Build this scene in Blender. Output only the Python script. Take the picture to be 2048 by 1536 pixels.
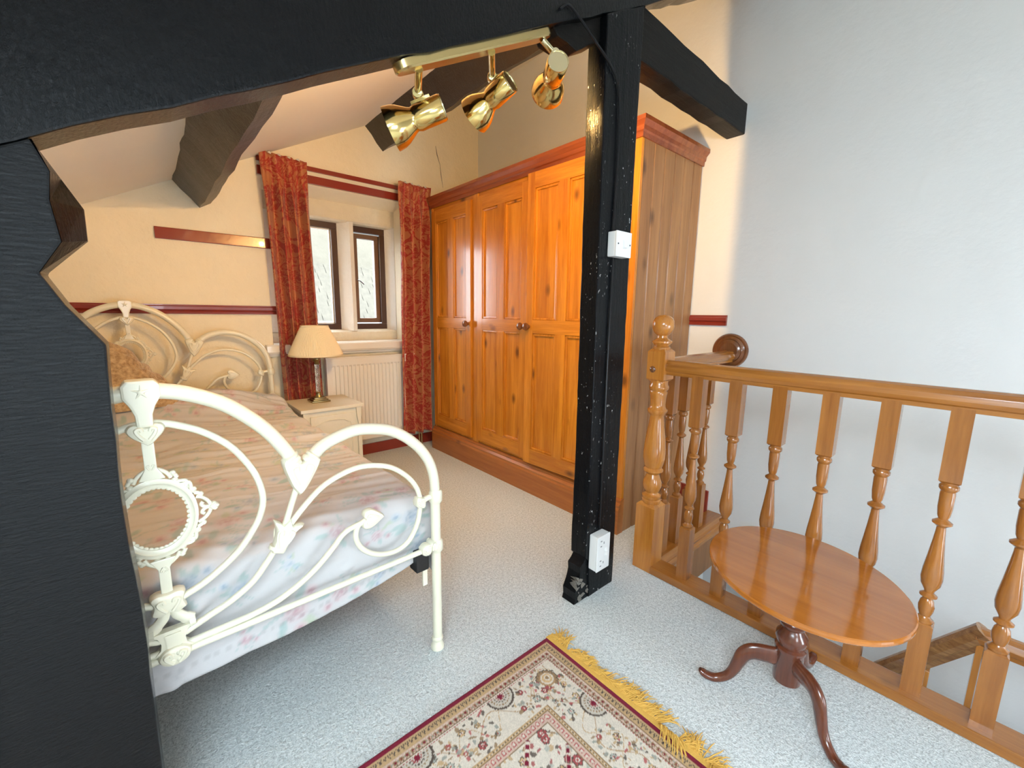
import bpy, bmesh, math, random
import numpy as np
from mathutils import Vector, Matrix
R_ = math.radians
scene = bpy.context.scene
col = scene.collection
for o in list(bpy.data.objects): bpy.data.objects.remove(o, do_unlink=True)

# ------------------------------------------------------------------ camera
cam_d = bpy.data.cameras.new('camera'); cam = bpy.data.objects.new('camera', cam_d); col.objects.link(cam)
cam_d.sensor_fit = 'HORIZONTAL'; cam_d.sensor_width = 36.0; cam_d.lens = 846.0*36.0/2048.0
cam_d.clip_start = 0.02; cam_d.clip_end = 200
yaw, pit, rol = R_(40.9), R_(9.46), R_(0.754)
cf = Vector((math.sin(yaw)*math.cos(pit), math.cos(yaw)*math.cos(pit), -math.sin(pit)))
cr = Vector((math.cos(yaw), -math.sin(yaw), 0)); cu = cr.cross(cf)
r2 = math.cos(rol)*cr + math.sin(rol)*cu; u2 = -math.sin(rol)*cr + math.cos(rol)*cu
cm = Matrix(((r2.x, u2.x, -cf.x, 0), (r2.y, u2.y, -cf.y, 0), (r2.z, u2.z, -cf.z, 1.14), (0, 0, 0, 1)))
cam.matrix_world = cm
scene.camera = cam

# ------------------------------------------------------------------ light and exposure
vs = scene.view_settings
vs.view_transform = 'Standard'; vs.look = 'None'; vs.gamma = 1.0; vs.use_curve_mapping = False
vs.exposure = -0.08
world = bpy.data.worlds.new('overcast_sky'); scene.world = world; world.use_nodes = True
wb = world.node_tree.nodes['Background']; wb.inputs[0].default_value = (0.86, 0.93, 1.0, 1); wb.inputs[1].default_value = 14.0
def area(name, loc, rot, sx, sy, power, color):
    d = bpy.data.lights.new(name, 'AREA'); d.shape = 'RECTANGLE'; d.size = sx; d.size_y = sy; d.energy = power; d.color = color
    o = bpy.data.objects.new(name, d); o.location = loc; o.rotation_euler = rot; col.objects.link(o); return o
# daylight entering through the roof window in the sloping ceiling beside the camera
area('daylight_through_roof_window', (-0.47, -0.40, 1.772-0.517*0.47+0.012), (0, -math.atan(0.517), 0), 0.78, 0.88, 32, (0.62, 0.85, 1.0))
# daylight entering through the landing window at the near end of the stair well
area('daylight_through_landing_window', (1.72, -1.88, 0.40), (R_(90), 0, 0), 0.84, 1.0, 18, (0.62, 0.85, 1.0))
# and through a small window in the wall behind the camera
area('daylight_through_rear_window', (-0.20, -1.88, 1.00), (R_(90), 0, 0), 0.90, 0.60, 6, (0.62, 0.85, 1.0))
SPOT_POWER = 20.5; SPOT_COL = (1.0, 0.61, 0.22)

# ------------------------------------------------------------------ object helpers
ORG = {}
def tag(o, label=None, cat=None, group=None, kind=None):
    if label: o['label'] = label
    if cat: o['category'] = cat
    if group: o['group'] = group
    if kind: o['kind'] = kind
    return o
def thing(name, label, cat, loc=(0, 0, 0), rotz=0.0, group=None, kind=None):
    o = bpy.data.objects.new(name, None); o.empty_display_size = 0.05
    o.location = loc; o.rotation_euler = (0, 0, rotz); col.objects.link(o)
    ORG[o.name] = Vector(loc) if rotz == 0 else Vector((0, 0, 0))
    return tag(o, label, cat, group, kind)

class MB:
    def __init__(s): s.v = []; s.f = []; s.sm = []
    def add(s, vs_, fs, smooth=False):
        b = len(s.v); s.v.extend([tuple(p) for p in vs_]); s.f.extend([tuple(i+b for i in f) for f in fs]); s.sm.extend([smooth]*len(fs)); return s
    def box(s, x0, x1, y0, y1, z0, z1, bev=0.0):
        if bev <= 0:
            V = [(x0,y0,z0),(x1,y0,z0),(x1,y1,z0),(x0,y1,z0),(x0,y0,z1),(x1,y0,z1),(x1,y1,z1),(x0,y1,z1)]
            return s.add(V, [(3,2,1,0),(4,5,6,7),(0,1,5,4),(1,2,6,5),(2,3,7,6),(3,0,4,7)])
        bm = bmesh.new(); bmesh.ops.create_cube(bm, size=1.0)
        for v in bm.verts: v.co = Vector(((x0+x1)/2+v.co.x*(x1-x0), (y0+y1)/2+v.co.y*(y1-y0), (z0+z1)/2+v.co.z*(z1-z0)))
        bmesh.ops.bevel(bm, geom=bm.edges[:], offset=bev, segments=2, profile=0.6, affect='EDGES')
        return s.bm(bm)
    def bm(s, bm, smooth=False):
        bm.verts.index_update()
        s.add([v.co[:] for v in bm.verts], [[v.index for v in f.verts] for f in bm.faces], smooth); bm.free(); return s
    def prism(s, poly, a0, a1, axis='y'):
        """polygon extruded along an axis; poly in the two other axes (xz for y, yz for x, xy for z)"""
        n = len(poly); V = []
        for a in (a0, a1):
            for p, q in poly:
                V.append({'y': (p, a, q), 'x': (a, p, q), 'z': (p, q, a)}[axis])
        F = [tuple(range(n)), tuple(range(2*n-1, n-1, -1))]
        for i in range(n):
            j = (i+1) % n; F.append((j, i, n+i, n+j))
        return s.add(V, F)
    def tube(s, pts, rad, seg=12, caps=True, smooth=True, flat=None):
        pts = [Vector(p) for p in pts]; n = len(pts)
        rads = rad if isinstance(rad, (list, tuple)) else [rad]*n
        T = []
        for i in range(n):
            t = pts[min(i+1, n-1)]-pts[max(i-1, 0)]
            T.append(t.normalized())
        ref = Vector((0, 0, 1)) if abs(T[0].z) < 0.9 else Vector((0, 1, 0))
        nrm = (ref - T[0]*ref.dot(T[0])).normalized(); V = []
        for i in range(n):
            nrm = (nrm - T[i]*nrm.dot(T[i])).normalized(); bn = T[i].cross(nrm)
            r = rads[i]; ra, rb = (r if isinstance(r, tuple) else (r, r))
            for k in range(seg):
                a = 2*math.pi*k/seg; V.append(pts[i]+nrm*math.cos(a)*ra+bn*math.sin(a)*rb)
        F = []
        for i in range(n-1):
            for k in range(seg):
                F.append((i*seg+k, i*seg+(k+1) % seg, (i+1)*seg+(k+1) % seg, (i+1)*seg+k))
        s.add(V, F, smooth)
        if caps:
            b = len(s.v)-len(V)
            s.f.append(tuple(b+k for k in range(seg-1, -1, -1))); s.sm.append(False)
            s.f.append(tuple(b+(n-1)*seg+k for k in range(seg))); s.sm.append(False)
        return s
    def lathe(s, prof, seg=24, mat=None, closed=False):
        """profile of (radius, height) about z, transformed by mat"""
        mat = mat or Matrix.Identity(4); V = []; n = len(prof)
        for r, z in prof:
            for k in range(seg):
                a = 2*math.pi*k/seg; V.append(mat @ Vector((r*math.cos(a), r*math.sin(a), z)))
        F = []
        for i in range(n-1):
            for k in range(seg):
                F.append((i*seg+k, i*seg+(k+1) % seg, (i+1)*seg+(k+1) % seg, (i+1)*seg+k))
        s.add(V, F, True); b = len(s.v)-len(V)
        if not closed:
            if prof[0][0] > 1e-5: s.f.append(tuple(b+k for k in range(seg-1, -1, -1))); s.sm.append(False)
            if prof[-1][0] > 1e-5: s.f.append(tuple(b+(n-1)*seg+k for k in range(seg))); s.sm.append(False)
        return s
    def sphere(s, c, r, seg=16, sc=(1, 1, 1)):
        bm = bmesh.new(); bmesh.ops.create_uvsphere(bm, u_segments=seg, v_segments=max(6, seg//2), radius=r)
        for v in bm.verts: v.co = Vector((c[0]+v.co.x*sc[0], c[1]+v.co.y*sc[1], c[2]+v.co.z*sc[2]))
        return s.bm(bm, True)
    def build(s, name, mat, parent=None, angle=40, local=False, bevel=0.0):
        off = Vector((0, 0, 0))
        if parent is not None and not local: off = ORG.get(parent.name, Vector((0, 0, 0)))
        me = bpy.data.meshes.new(name)
        me.from_pydata([(p[0]-off.x, p[1]-off.y, p[2]-off.z) for p in s.v], [], s.f)
        me.polygons.foreach_set('use_smooth', s.sm)
        me.validate(); me.update()
        if bevel > 0:
            bm = bmesh.new(); bm.from_mesh(me); bmesh.ops.remove_doubles(bm, verts=bm.verts, dist=1e-5)
            es = [e for e in bm.edges if len(e.link_faces) == 2 and e.calc_face_angle(0) > 0.5]
            bmesh.ops.bevel(bm, geom=es, offset=bevel, segments=2, profile=0.6, affect='EDGES', clamp_overlap=True)
            bmesh.ops.recalc_face_normals(bm, faces=bm.faces); bm.to_mesh(me); bm.free()
        else:
            bm = bmesh.new(); bm.from_mesh(me); bmesh.ops.recalc_face_normals(bm, faces=bm.faces); bm.to_mesh(me); bm.free()
        if any(s.sm): me.set_sharp_from_angle(angle=R_(angle))
        o = bpy.data.objects.new(name, me); col.objects.link(o)
        if mat: me.materials.append(mat)
        if parent is not None:
            o.parent = parent; ORG[o.name] = off
        return o
def struct(name, mb, mat, **k):
    o = mb.build(name, mat, **k); o['kind'] = 'structure'; return o
def copy_tree(o, parent=None):
    c = o.copy(); col.objects.link(c); c.parent = parent
    for ch in list(o.children): copy_tree(ch, c)
    return c
def cat_rom(P, n=6):
    P = [Vector(p) for p in P]; out = []
    Q = [2*P[0]-P[1]]+P+[2*P[-1]-P[-2]]
    for i in range(1, len(Q)-2):
        for k in range(n):
            t = k/n; a, b, c, d = Q[i-1], Q[i], Q[i+1], Q[i+2]
            out.append(0.5*((2*b)+(c-a)*t+(2*a-5*b+4*c-d)*t*t+(3*b-a-3*c+d)*t**3))
    out.append(P[-1]); return out

# ------------------------------------------------------------------ material helpers
class NT:
    def __init__(s, name):
        s.m = bpy.data.materials.new(name); s.m.use_nodes = True; s.t = s.m.node_tree
        s.p = s.t.nodes['Principled BSDF']; s.out = s.t.nodes['Material Output']
    def n(s, typ, props=None, **inp):
        nd = s.t.nodes.new(typ)
        for k, v in (props or {}).items(): setattr(nd, k, v)
        for k, v in inp.items():
            key = int(k[1:]) if k[0] == 'i' and k[1:].isdigit() else k.replace('_', ' ')
            s.set(nd.inputs[key], v)
        return nd
    def set(s, sock, v):
        if isinstance(v, bpy.types.NodeSocket): s.t.links.new(v, sock)
        elif isinstance(v, bpy.types.Node): s.t.links.new(v.outputs[0], sock)
        else:
            if sock.type == 'RGBA' and len(v) == 3: v = (*v, 1)
            sock.default_value = v
    def P(s, **k):
        for a, v in k.items(): s.set(s.p.inputs[a.replace('_', ' ')], v)
        return s
    def coord(s, scale=(1, 1, 1), kind='Object', rnd=False, rot=(0, 0, 0)):
        tc = s.n('ShaderNodeTexCoord'); v = tc.outputs[kind]
        if rnd:
            oi = s.n('ShaderNodeObjectInfo'); m = s.n('ShaderNodeMath', {'operation': 'MULTIPLY'}, i0=oi.outputs['Random'], i1=37.0)
            v = s.n('ShaderNodeVectorMath', {'operation': 'ADD'}, i0=v, i1=m).outputs[0]
        return s.n('ShaderNodeMapping', Vector=v, Scale=scale, Rotation=rot).outputs[0]
    def noise(s, vec, scale=5, detail=4, rough=0.6, dist=0.0):
        return s.n('ShaderNodeTexNoise', Vector=vec, Scale=scale, Detail=detail, Roughness=rough, Distortion=dist).outputs[0]
    def ramp(s, fac, stops, interp='LINEAR'):
        r = s.n('ShaderNodeValToRGB', Fac=fac); cr_ = r.color_ramp; cr_.interpolation = interp
        while len(cr_.elements) < len(stops): cr_.elements.new(0.5)
        for e, (p, c) in zip(cr_.elements, stops):
            e.position = p; e.color = (*c, 1) if len(c) == 3 else c
        return r.outputs[0]
    def mix(s, fac, a, b, mode='MIX'):
        m = s.n('ShaderNodeMix', {'data_type': 'RGBA', 'blend_type': mode})
        s.set(m.inputs[0], fac); s.set(m.inputs[6], a); s.set(m.inputs[7], b); return m.outputs[2]
    def math(s, op, a, b=0.0):
        return s.n('ShaderNodeMath', {'operation': op}, i0=a, i1=b).outputs[0]
    def bump(s, h, strength=0.3, dist=0.01, normal=None):
        b = s.n('ShaderNodeBump', Height=h, Strength=strength, Distance=dist)
        if normal is not None: s.set(b.inputs['Normal'], normal)
        s.set(s.p.inputs['Normal'], b.outputs[0]); return b.outputs[0]
g1 = lambda v: (v, v, v)

def plaster(name, c, bs=0.25, lump=6.0, dist=0.02, var=0.06):
    m = NT(name); co = m.coord()
    n1 = m.noise(co, lump, 5, 0.55); n2 = m.noise(co, 60, 3, 0.6)
    colr = m.mix(n1, tuple(x*(1-var) for x in c), tuple(min(1, x*(1+var)) for x in c))
    h = m.math('ADD', n1, m.math('MULTIPLY', n2, 0.12))
    m.P(Base_Color=colr, Roughness=0.75); m.p.inputs['Specular IOR Level'].default_value = 0.25
    m.bump(h, bs, dist); return m.m
def wood(name, c1, c2, axis='z', scale=1.0, rough=0.32, coat=0.3, knots=True, dark=(0.05, 0.02, 0.008), bump=0.08):
    m = NT(name); a = 14*scale; l = 0.9*scale
    sc = {'x': (l, a, a), 'y': (a, l, a), 'z': (a, a, l)}[axis]
    co = m.coord(sc, rnd=True)
    n = m.noise(co, 1.3, 6, 0.62, 0.6)
    fine = m.noise(m.coord(tuple(v*6 for v in sc), rnd=True), 1.5, 3, 0.6)
    f = m.math('ADD', m.math('MULTIPLY', n, 0.75), m.math('MULTIPLY', fine, 0.25))
    c = m.ramp(f, [(0.32, c1), (0.5, tuple((p+q)/2 for p, q in zip(c1, c2))), (0.66, c2)])
    if knots:
        k = 6.5*scale; ks = {'x': (k*.55, k, k), 'y': (k, k*.55, k), 'z': (k, k, k*.55)}[axis]
        vo = m.n('ShaderNodeTexVoronoi', Vector=m.coord(ks, rnd=True), Scale=1.0, Randomness=1.0)
        kf = m.ramp(vo.outputs['Distance'], [(0.05, g1(1)), (0.17, g1(0))])
        c = m.mix(kf, c, m.mix(0.75, c, dark))
    m.P(Base_Color=c, Roughness=rough, Coat_Weight=coat, Coat_Roughness=0.12)
    m.bump(f, bump, 0.004); return m.m
def plain(name, c, rough=0.5, metal=0.0, coat=0.0, bump=0.0, bscale=80, spec=0.5, emit=None, estr=0.0, var=0.0):
    m = NT(name); m.P(Base_Color=c, Roughness=rough, Metallic=metal, Coat_Weight=coat)
    m.p.inputs['Specular IOR Level'].default_value = spec
    if bump > 0 or var > 0:
        h = m.noise(m.coord(), bscale, 4, 0.6)
        if bump > 0: m.bump(h, bump, 0.003)
        if var > 0: m.P(Base_Color=m.mix(h, tuple(x*(1-var) for x in c), tuple(min(1, x*(1+var)) for x in c)))
    if emit: m.P(Emission_Color=emit, Emission_Strength=estr)
    return m.m
def black_paint(name, axis, chips=0.0, bs=0.6, c=(0.005, 0.0055, 0.0065), rough=0.2, fine=(60, 60, 5), lump=1.0, spec=0.5, bd=0.006):
    m = NT(name); sc = {'x': (fine[2], fine[0], fine[1]), 'y': (fine[0], fine[2], fine[1]), 'z': fine}[axis]
    n = m.noise(m.coord(sc), 1.0, 6, 0.7, 0.3); n2 = m.noise(m.coord(), 7, 4, 0.6); n3 = m.noise(m.coord(), 120, 3, 0.6)
    h = m.math('ADD', m.math('ADD', m.math('MULTIPLY', n, 0.9), m.math('MULTIPLY', n2, 0.6*lump)), m.math('MULTIPLY', n3, 0.35))
    colr = c
    if chips > 0:
        ch = m.noise(m.coord((110, 110, 60)), 1.0, 3, 0.6); big = m.noise(m.coord(), 6, 3, 0.6)
        f = m.math('MULTIPLY', m.ramp(ch, [(0.70-chips*0.03, g1(0)), (0.72-chips*0.03, g1(1))]), m.ramp(big, [(0.48, g1(0)), (0.6, g1(1))]))
        colr = m.mix(f, c, (0.55, 0.55, 0.53))
    m.P(Base_Color=colr, Roughness=rough); m.p.inputs['Specular IOR Level'].default_value = spec
    m.bump(h, bs, bd); return m.m

M = {}
M['wall_cream'] = plaster('cream_plaster', (0.86, 0.765, 0.575), 0.6, 6.0, 0.03, 0.05)
M['wall_white'] = plaster('white_plaster', (0.75, 0.75, 0.74), 0.35, 6.0, 0.018, 0.02)
M['ceiling'] = plaster('ceiling_plaster', (0.88, 0.84, 0.76), 0.25, 3.5, 0.02, 0.03)
M['stone'] = plaster('painted_stone', (0.72, 0.66, 0.52), 0.8, 14.0, 0.02, 0.08)
M['stone_white'] = plaster('whitewashed_stone', (0.78, 0.76, 0.70), 0.6, 14.0, 0.02, 0.05)
M['oxblood'] = plain('oxblood_gloss_paint', (0.24, 0.030, 0.018), 0.22, coat=0.3, bump=0.12, bscale=40)
M['black_x'] = black_paint('black_gloss_rafter', 'x', 0.0, 1.0, rough=0.12, fine=(60, 60, 170), lump=0.9, spec=0.19, bd=0.0019)
M['black_z'] = black_paint('black_gloss_post', 'z', 1.0, 0.7, rough=0.18, spec=0.13, bd=0.003)
M['black_big'] = black_paint('black_gloss_near_post', 'x', 0.0, 1.0, rough=0.10, fine=(220, 220, 50), lump=1.4, spec=0.2, bd=0.0017)
M['black_tie'] = black_paint('black_satin_tie', 'x', 0.0, 0.5, (0.008, 0.007, 0.006), 0.45, spec=0.15)
M['purlin'] = black_paint('dark_stained_purlin', 'y', 0.0, 0.9, (0.028, 0.020, 0.014), 0.34, fine=(40, 40, 4), lump=2.0, spec=0.4)
M['pine'] = wood('varnished_pine', (0.42, 0.125, 0.008), (0.74, 0.290, 0.024), 'z', 1.0, 0.26, 0.3)
M['pine_y'] = wood('varnished_pine_rail', (0.40, 0.120, 0.008), (0.71, 0.275, 0.024), 'y', 1.0, 0.26, 0.3)
M['pine_plinth'] = wood('varnished_pine_plinth', (0.30, 0.085, 0.014), (0.48, 0.17, 0.034), 'y', 1.0, 0.3, 0.3)
M['pine_end'] = wood('pine_plank', (0.23, 0.095, 0.030), (0.42, 0.205, 0.080), 'z', 0.9, 0.42, 0.1)
M['cornice'] = wood('mahogany_cornice', (0.20, 0.040, 0.012), (0.34, 0.085, 0.025), 'y', 1.0, 0.25, 0.4, knots=False)
M['rail_wood'] = wood('honey_rail_wood', (0.26, 0.084, 0.012), (0.47, 0.180, 0.030), 'y', 1.2, 0.22, 0.5)
M['rail_wood_x'] = wood('honey_rail_wood_cross', (0.26, 0.084, 0.012), (0.47, 0.180, 0.030), 'x', 1.2, 0.22, 0.5)
M['turned'] = wood('honey_turned_wood', (0.38, 0.125, 0.018), (0.62, 0.25, 0.044), 'z', 1.2, 0.17, 0.5, knots=False)
M['turned_dark'] = wood('brown_turned_wood', (0.22, 0.068, 0.010), (0.41, 0.150, 0.027), 'z', 1.2, 0.15, 0.5, knots=False)
M['rosette'] = wood('brown_rosette_wood', (0.13, 0.04, 0.012), (0.24, 0.085, 0.025), 'z', 1.2, 0.18, 0.6, knots=False)
M['worn_rail'] = wood('worn_stair_rail', (0.12, 0.040, 0.012), (0.46, 0.24, 0.09), 'y', 2.4, 0.3, 0.3, knots=False)
M['mahogany'] = wood('mahogany', (0.085, 0.020, 0.010), (0.16, 0.045, 0.020), 'z', 1.0, 0.2, 0.6, knots=False)
M['table_top'] = wood('polished_table_top', (0.33, 0.095, 0.010), (0.47, 0.155, 0.020), 'y', 0.9, 0.10, 0.7, knots=False, bump=0.0)
M['cream_metal'] = plain('cream_enamel', (0.80, 0.76, 0.60), 0.28, coat=0.3, bump=0.05, bscale=60)
M['brass'] = plain('polished_brass', (0.78, 0.57, 0.22), 0.13, metal=1.0)
M['brass_bar'] = plain('satin_brass', (0.62, 0.48, 0.22), 0.26, metal=1.0)
M['brass_pale'] = plain('pale_brass', (0.74, 0.66, 0.42), 0.2, metal=1.0)
M['bulb'] = plain('lit_bulb', (1, 0.9, 0.7), 0.3, emit=(1, 0.75, 0.42), estr=6.0)
M['white_plastic'] = plain('white_plastic', (0.83, 0.83, 0.82), 0.3)
M['dark_hole'] = plain('dark_hole', (0.02, 0.02, 0.02), 0.6)
M['grey_hole'] = plain('grey_slot', (0.28, 0.28, 0.29), 0.6)
M['radiator'] = plain('radiator_enamel', (0.80, 0.76, 0.68), 0.35, coat=0.2)
M['cabinet'] = plain('worn_cream_paint', (0.74, 0.69, 0.55), 0.45, bump=0.2, bscale=25, var=0.06)
M['antique'] = plain('antique_brass', (0.32, 0.26, 0.13), 0.3, metal=1.0)
M['glass_col'] = None
m = NT('cut_glass'); m.P(Base_Color=(0.9, 0.92, 0.9), Roughness=0.05, IOR=1.5); m.p.inputs['Transmission Weight'].default_value = 0.85; M['glass_col'] = m.m
m = NT('window_glass'); m.P(Base_Color=(1, 1, 1), Roughness=0.0, IOR=1.05, Alpha=0.12); m.p.inputs['Transmission Weight'].default_value = 1.0; M['pane'] = m.m
M['frame_brown'] = plain('dark_brown_frame', (0.055, 0.026, 0.018), 0.35, coat=0.15)
M['frame_light'] = plain('brown_frame_inner', (0.16, 0.085, 0.045), 0.4)
m = NT('pleated_shade'); m.P(Base_Color=(0.80, 0.68, 0.46), Roughness=0.8); m.p.inputs['Subsurface Weight'].default_value = 0.0; M['shade'] = m.m
m = NT('flex_black'); m.P(Base_Color=(0.012, 0.012, 0.013), Roughness=0.25); m.p.inputs['Specular IOR Level'].default_value = 0.2; M['cable'] = m.m
m = NT('black_bed_base'); m.P(Base_Color=(0.010, 0.010, 0.011), Roughness=0.45); M['bed_black'] = m.m
M['mattress'] = plain('mattress_ticking', (0.7, 0.68, 0.64), 0.8, bump=0.1)

def m_carpet():
    m = NT('speckled_carpet'); co = m.coord()
    n1 = m.noise(co, 210, 3, 0.75); n2 = m.noise(co, 90, 2, 0.6); n3 = m.noise(co, 3.0, 3, 0.6)
    f = m.math('ADD', m.math('MULTIPLY', n1, 0.7), m.math('MULTIPLY', n2, 0.3))
    c = m.ramp(f, [(0.36, (0.34, 0.37, 0.37)), (0.5, (0.66, 0.71, 0.715)), (0.64, (0.92, 0.95, 0.95))])
    c = m.mix(m.math('MULTIPLY', n3, 0.25), c, (0.70, 0.71, 0.69))
    m.P(Base_Color=c, Roughness=0.95); m.p.inputs['Specular IOR Level'].default_value = 0.1
    m.p.inputs['Sheen Weight'].default_value = 0.15
    m.bump(m.math('ADD', f, m.math('MULTIPLY', n2, 0.6)), 0.9, 0.006); return m.m
M['carpet'] = m_carpet()
def m_damask():
    m = NT('red_gold_damask'); co = m.coord((1, 0.3, 0.8))
    wv = m.n('ShaderNodeTexNoise', Vector=co, Scale=6.0, Detail=2.0)
    w = m.mix(0.25, co, wv.outputs[1], 'ADD')
    vo = m.n('ShaderNodeTexVoronoi', {'feature': 'SMOOTH_F1'}, Vector=w, Scale=6.5, Smoothness=0.6)
    sc = m.n('ShaderNodeTexNoise', Vector=w, Scale=16.0, Detail=2.5, Roughness=0.55, Distortion=2.5)
    f = m.math('ADD', m.math('MULTIPLY', vo.outputs[0], 0.55), m.math('MULTIPLY', sc.outputs[0], 0.9))
    k = m.ramp(f, [(0.62, g1(1)), (0.67, g1(0)), (0.76, g1(0)), (0.79, g1(0.8)), (0.90, g1(0.9)), (0.94, g1(0.1))])
    c = m.mix(k, (0.33, 0.018, 0.010), (0.44, 0.155, 0.055))
    m.P(Base_Color=c, Roughness=m.math('SUBTRACT', 0.62, m.math('MULTIPLY', k, 0.18)))
    m.p.inputs['Sheen Weight'].default_value = 0.15
    th = m.noise(m.coord((1, 1, 1)), 420, 2, 0.5)
    m.bump(m.math('ADD', th, m.math('MULTIPLY', k, 0.4)), 0.12, 0.001); return m.m
M['damask'] = m_damask()
def m_attr(name, rough=0.85, bump=0.3, bscale=350, sheen=0.2, spec=0.2, dist=0.002):
    m = NT(name); a = m.n('ShaderNodeAttribute', {'attribute_name': 'Col'})
    m.P(Base_Color=a.outputs[0], Roughness=rough); m.p.inputs['Specular IOR Level'].default_value = spec
    m.p.inputs['Sheen Weight'].default_value = sheen
    m.bump(m.noise(m.coord(), bscale, 3, 0.6), bump, dist); return m.m
M['rug'] = m_attr('woven_rug', 0.95, 0.7, 420, 0.1, 0.1, 0.003)
M['spread'] = m_attr('floral_cotton', 0.85, 0.15, 500, 0.15, 0.2, 0.001)
M['fringe'] = plain('yellow_fringe', (0.72, 0.43, 0.10), 0.9, bump=0.5, bscale=500, spec=0.1, var=0.25)
m = NT('brown_fur_throw'); n1 = m.noise(m.coord((1, 1, 1)), 40, 4, 0.7); n2 = m.noise(m.coord((12, 30, 30)), 1.0, 3, 0.6)
m.P(Base_Color=m.ramp(n1, [(0.35, (0.30, 0.185, 0.085)), (0.65, (0.62, 0.45, 0.26))]), Roughness=0.95); m.p.inputs['Sheen Weight'].default_value = 0.5
m.bump(m.math('ADD', n1, n2), 0.8, 0.012); M['fur'] = m.m

# =================================================================== STRUCTURE
YW, XR, XL, YF = 3.26, 2.39, -1.6, -1.9
ceil_z = lambda x: 1.772+0.517*x
EY = 0.93          # far edge of the stair opening
mb = MB()
mb.box(XL, 1.66, YF, EY, -0.06, 0.0); mb.box(XL, XR, EY, YW, -0.06, 0.0)
struct('floor', mb, M['carpet'])
# window wall with its opening
OX0, OX1, OZ0, OZ1 = 0.66, 1.66, 0.86, 1.995
mb = MB(); YB = 3.62
mb.box(XL, OX0, YW, YB, -0.06, 3.3); mb.box(OX1, XR+0.2, YW, YB, -0.06, 3.3)
mb.box(OX0, OX1, YW, YB, -0.06, OZ0)
mb.prism([(YW, OZ1), (YW, 3.3), (YB, 3.3), (YB, 1.955), (3.45, 1.955)], OX0, OX1, 'x')
struct('wall_back', mb, M['wall_cream'])
struct('wall_right', MB().box(XR, XR+0.2, YF-0.2, YB, -2.6, 3.3), M['wall_white'])
struct('wall_left', MB().box(XL-0.2, XL, YF-0.2, YB, -0.06, 1.1), M['wall_cream'])
mb = MB(); mb.box(XL-.2, -.70, YF-0.2, YF, -2.6, 3.3); mb.box(.30, 1.25, YF-0.2, YF, -2.6, 3.3); mb.box(-.70, .30, YF-0.2, YF, -2.6, .65); mb.box(-.70, .30, YF-0.2, YF, 1.35, 3.3); mb.box(2.19, XR, YF-0.2, YF, -2.6, 3.3); mb.box(1.25, 2.19, YF-0.2, YF, -2.6, -.15); mb.box(1.25, 2.19, YF-0.2, YF, .95, 3.3)
struct('wall_front', mb, M['wall_white'])
mb = MB(); SX0, SX1, SY0, SY1 = -.87, -.07, -.90, .10
for xa, xb, ya, yb in ((XL-.2, XR+.2, YF-.2, SY0), (XL-.2, XR+.2, SY1, YB), (XL-.2, SX0, SY0, SY1), (SX1, XR+.2, SY0, SY1)):
    mb.prism([(xa, ceil_z(xa)), (xb, ceil_z(xb)), (xb, ceil_z(xb)+.12), (xa, ceil_z(xa)+.12)], ya, yb, 'y')
struct('ceiling', mb, M['ceiling'])
# walls of the stair well below the floor
struct('wall_stairwell_far', MB().box(1.66, XR, EY+.06, EY+.16, -2.6, -0.07), M['wall_white'])
struct('wall_stairwell_side', MB().box(1.62, 1.66, YF, EY+.06, -2.6, -0.07), M['wall_white'])
struct('floor_stairwell', MB().box(1.6, XR, YF-.2, EY+.2, -2.7, -2.6), M['carpet'])
# roof window in the ceiling slope
w2 = thing('window_2', None, None, (-.47, -.4, ceil_z(-.47)), kind='structure')
mb = MB()
for xa, xb, ya, yb in ((SX0, SX0+.05, SY0, SY1), (SX1-.05, SX1, SY0, SY1), (SX0+.05, SX1-.05, SY0, SY0+.05), (SX0+.05, SX1-.05, SY1-.05, SY1)):
    mb.prism([(xa, ceil_z(xa)+.005), (xb, ceil_z(xb)+.005), (xb, ceil_z(xb)+.11), (xa, ceil_z(xa)+.11)], ya, yb, 'y')
mb.build('frame', M['frame_light'], w2)

# landing window at the near end of the stair well
w3 = thing('window_3', None, None, (1.72, -1.95, -.15), kind='structure')
mb = MB()
for xa, xb, za, zb in ((1.25, 1.30, -.15, .95), (2.14, 2.19, -.15, .95), (1.30, 2.14, -.15, -.10), (1.30, 2.14, .90, .95), (1.70, 1.74, -.10, .90)): mb.box(xa, xb, -2.0, -1.93, za, zb)
mb.build('frame', M['frame_light'], w3)
w4 = thing('window_4', None, None, (-.2, -1.95, .65), kind='structure')
mb = MB()
for xa, xb, za, zb in ((-.70, -.65, .65, 1.35), (.25, .30, .65, 1.35), (-.65, .25, .65, .70), (-.65, .25, 1.30, 1.35), (-.22, -.18, .70, 1.30)): mb.box(xa, xb, -2.0, -1.93, za, zb)
mb.build('frame', M['frame_light'], w4)

cr_ = MB().tube([(1.959, YW-.0003, 2.489), (1.972, YW-.0003, 2.423), (1.999, YW-.0003, 2.352), (2.007, YW-.0003, 2.276), (2.025, YW-.0003, 2.177)], [.0012, .0028, .0012, .0024, .0008], 5).build('plaster_crack', M['purlin'], bpy.data.objects['wall_back'])

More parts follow.
